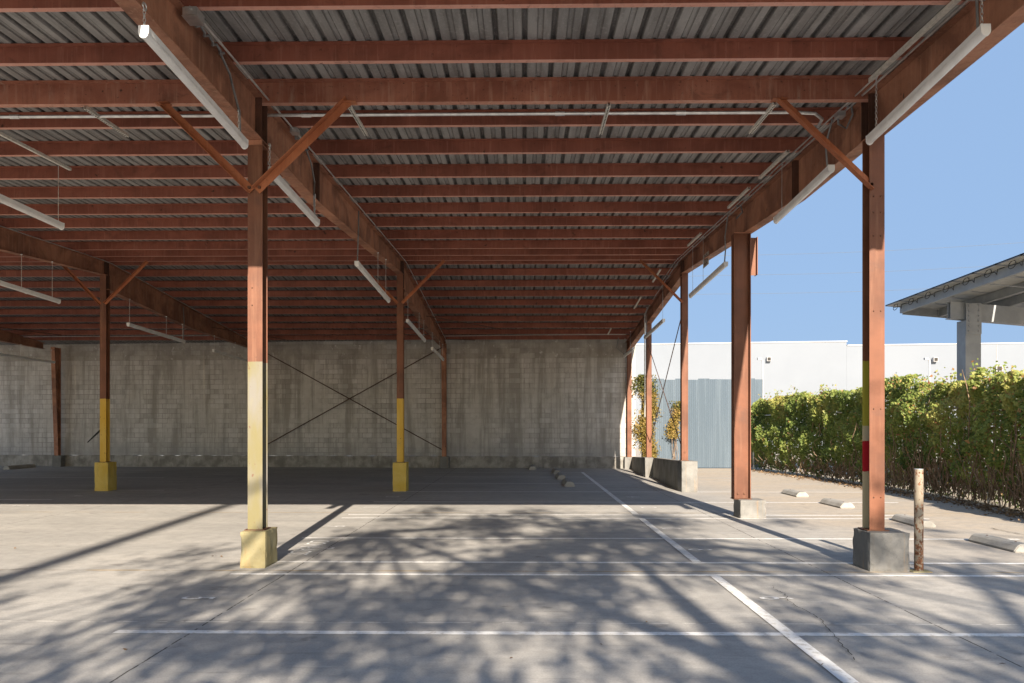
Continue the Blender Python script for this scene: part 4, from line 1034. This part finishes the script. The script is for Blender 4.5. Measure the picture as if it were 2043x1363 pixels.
# ================================================================ TREES AND POLE BEHIND THE VIEWPOINT
def tree(base, limbs, centre, rad, ncl, label, per=88, csize=.52, keep=None, extra=()):
    root = empty('tree', base); tag(root, label, 'tree')
    t = MB()
    for pts, r0, r1 in limbs: t.tube(pts, list(np.linspace(r0, r1, len(pts))), 8)
    Cs = []
    for i in range(ncl):
        d = rng.normal(size=3); d /= np.linalg.norm(d); c = np.array(centre) + d * np.array(rad) * rng.random() ** .42
        if keep and not keep(c): continue
        Cs.append(c)
        if i % 3 == 0:
            p = Vector(c); q = Vector(limbs[-1][0][-1]).lerp(p, .15); md = q.lerp(p, .5) + Vector((0, 0, .25)); t.tube([q, md, p], [.05, .035, .012], 5, False)
    for ec, er, en in extra:
        for i in range(en):
            c = np.array(ec) + rng.normal(size=3) * np.array(er) * .6; Cs.append(c); p = Vector(c); q = Vector(limbs[1][0][-1])
            if i % 4 == 0: t.tube([q, q.lerp(p, .5) + Vector((0, 0, .2)), p], [.05, .03, .012], 5, False)
    part(t, 'trunk', M['wood'], root)
    Cs = np.repeat(np.array(Cs), per, axis=0); n = len(Cs); P = Cs + rng.normal(size=(n, 3)) * np.array([csize, csize, csize * .75]) * .5
    leaves('crown', P, rng.normal(size=(n, 3)), rng.uniform(.12, .22, n), rng.random(n), M['tree_leaf'], root, .5)
tree((4.4, -10.5, 0), [([(4.4, -10.5, 0), (4.2, -10.5, 3.4), (3.6, -10.5, 6.0), (2.6, -10.5, 7.8)], .28, .17), ([(2.6, -10.5, 7.8), (1.95, -10.5, 8.5), (1.1, -10.5, 9.3), (-.6, -10.3, 10.9)], .14, .05), ([(3.6, -10.5, 5.9), (5.1, -10.7, 7.9), (6.8, -10.8, 9.7)], .13, .045), ([(2.8, -10.5, 7.6), (2.9, -10.5, 10.8)], .13, .045)],
     (2.5, -10.5, 9.2), (6.3, 2.0, 3.7), 158, 'tall broad tree with a loose crown behind the viewpoint', keep=lambda c: not (c[2] > 10.0 and (c[0] > 4.0 or c[0] < -.9)), extra=(((-2.9, -10.5, 7.5), (2.3, 1.2, 1.2), 34), ((.2, -10.5, 6.9), (2.6, 1.2, .8), 18), ((3.4, -10.5, 11.6), (2.6, 1.0, .7), 14)))
tree((12.6, -11.5, 0), [([(12.6, -11.5, 0), (12.5, -11.5, 5), (11.9, -11.5, 9)], .26, .1)], (10.6, -11.5, 9.4), (4.4, 2.0, 2.7), 56, 'second tall loose crowned tree further right behind the viewpoint')
pole = empty('utility_pole', (-3.27, -26, 0)); tag(pole, 'tall wooden utility pole behind the viewpoint whose shadow falls on the slab', 'utility pole')
part(MB().tube([(-3.27, -26, 0), (-3.27, -26, 22.5)], [.24, .15], 10), 'pole', M['wood'], pole)
part(MB().box(-4.4, -2.1, -26.25, -26.12, 21.6, 21.78), 'crossarm', M['wood'], pole)

# ================================================================ LIGHT, SKY, CAMERA
SUN_EL, AZ = R(25.3), math.atan2(0.0719, 1.0)
d = Vector((-math.sin(AZ) * math.cos(SUN_EL), math.cos(AZ) * math.cos(SUN_EL), -math.sin(SUN_EL)))
sl = bpy.data.lights.new('sun', 'SUN'); sl.energy = 5.0; sl.angle = R(0.45); sl.color = (1.0, 0.875, 0.71)
so = bpy.data.objects.new('sun', sl); COL.objects.link(so); so.rotation_euler = d.to_track_quat('-Z', 'Y').to_euler(); so.location = (0, -20, 30)
w = bpy.data.worlds.new('World'); sc.world = w; w.use_nodes = True; nt = w.node_tree
sky = nt.nodes.new('ShaderNodeTexSky'); sky.sky_type = 'NISHITA'; sky.sun_disc = False
sky.sun_elevation = SUN_EL; sky.sun_rotation = math.pi - AZ; sky.air_density = 1.15; sky.dust_density = 0.9; sky.ozone_density = 2.0; sky.altitude = 50
bg = nt.nodes['Background']; mxw = nt.nodes.new('ShaderNodeMix'); mxw.data_type = 'RGBA'; 
tcw = nt.nodes.new('ShaderNodeTexCoord'); spw = nt.nodes.new('ShaderNodeSeparateXYZ'); mrw = nt.nodes.new('ShaderNodeMapRange')
nt.links.new(tcw.outputs['Generated'], spw.inputs[0]); nt.links.new(spw.outputs[1], mrw.inputs['Value'])
mrw.inputs['From Min'].default_value = -0.3; mrw.inputs['From Max'].default_value = 0.6; mrw.inputs['To Min'].default_value = 0.10; mrw.inputs['To Max'].default_value = 0.92
nt.links.new(mrw.outputs[0], mxw.inputs[0])     # pale, bright air on the sun's side, deep blue away from it
nt.links.new(sky.outputs[0], mxw.inputs[6]); mxw.inputs[7].default_value = (1.85, 2.85, 4.55, 1)      # even deep blue air away from the sun
nt.links.new(mxw.outputs[2], bg.inputs[0]); bg.inputs[1].default_value = 0.072

cam = bpy.data.cameras.new('camera'); co = bpy.data.objects.new('camera', cam); COL.objects.link(co); sc.camera = co
co.location = (0, 0, H); co.rotation_euler = (R(90), 0, TH)
cam.sensor_width = 36.0; cam.lens = F / 2043 * 36.0; cam.shift_x = 0.0; cam.shift_y = (HZ - 681.5) / 2043
cam.clip_start = 0.05; cam.clip_end = 1000
sc.view_settings.view_transform = 'Standard'; sc.view_settings.look = 'None'; sc.view_settings.gamma = 1.0; sc.view_settings.exposure = 1.28
sc.cycles.use_denoising = True
sc.cycles.max_bounces = 10; sc.cycles.diffuse_bounces = 10
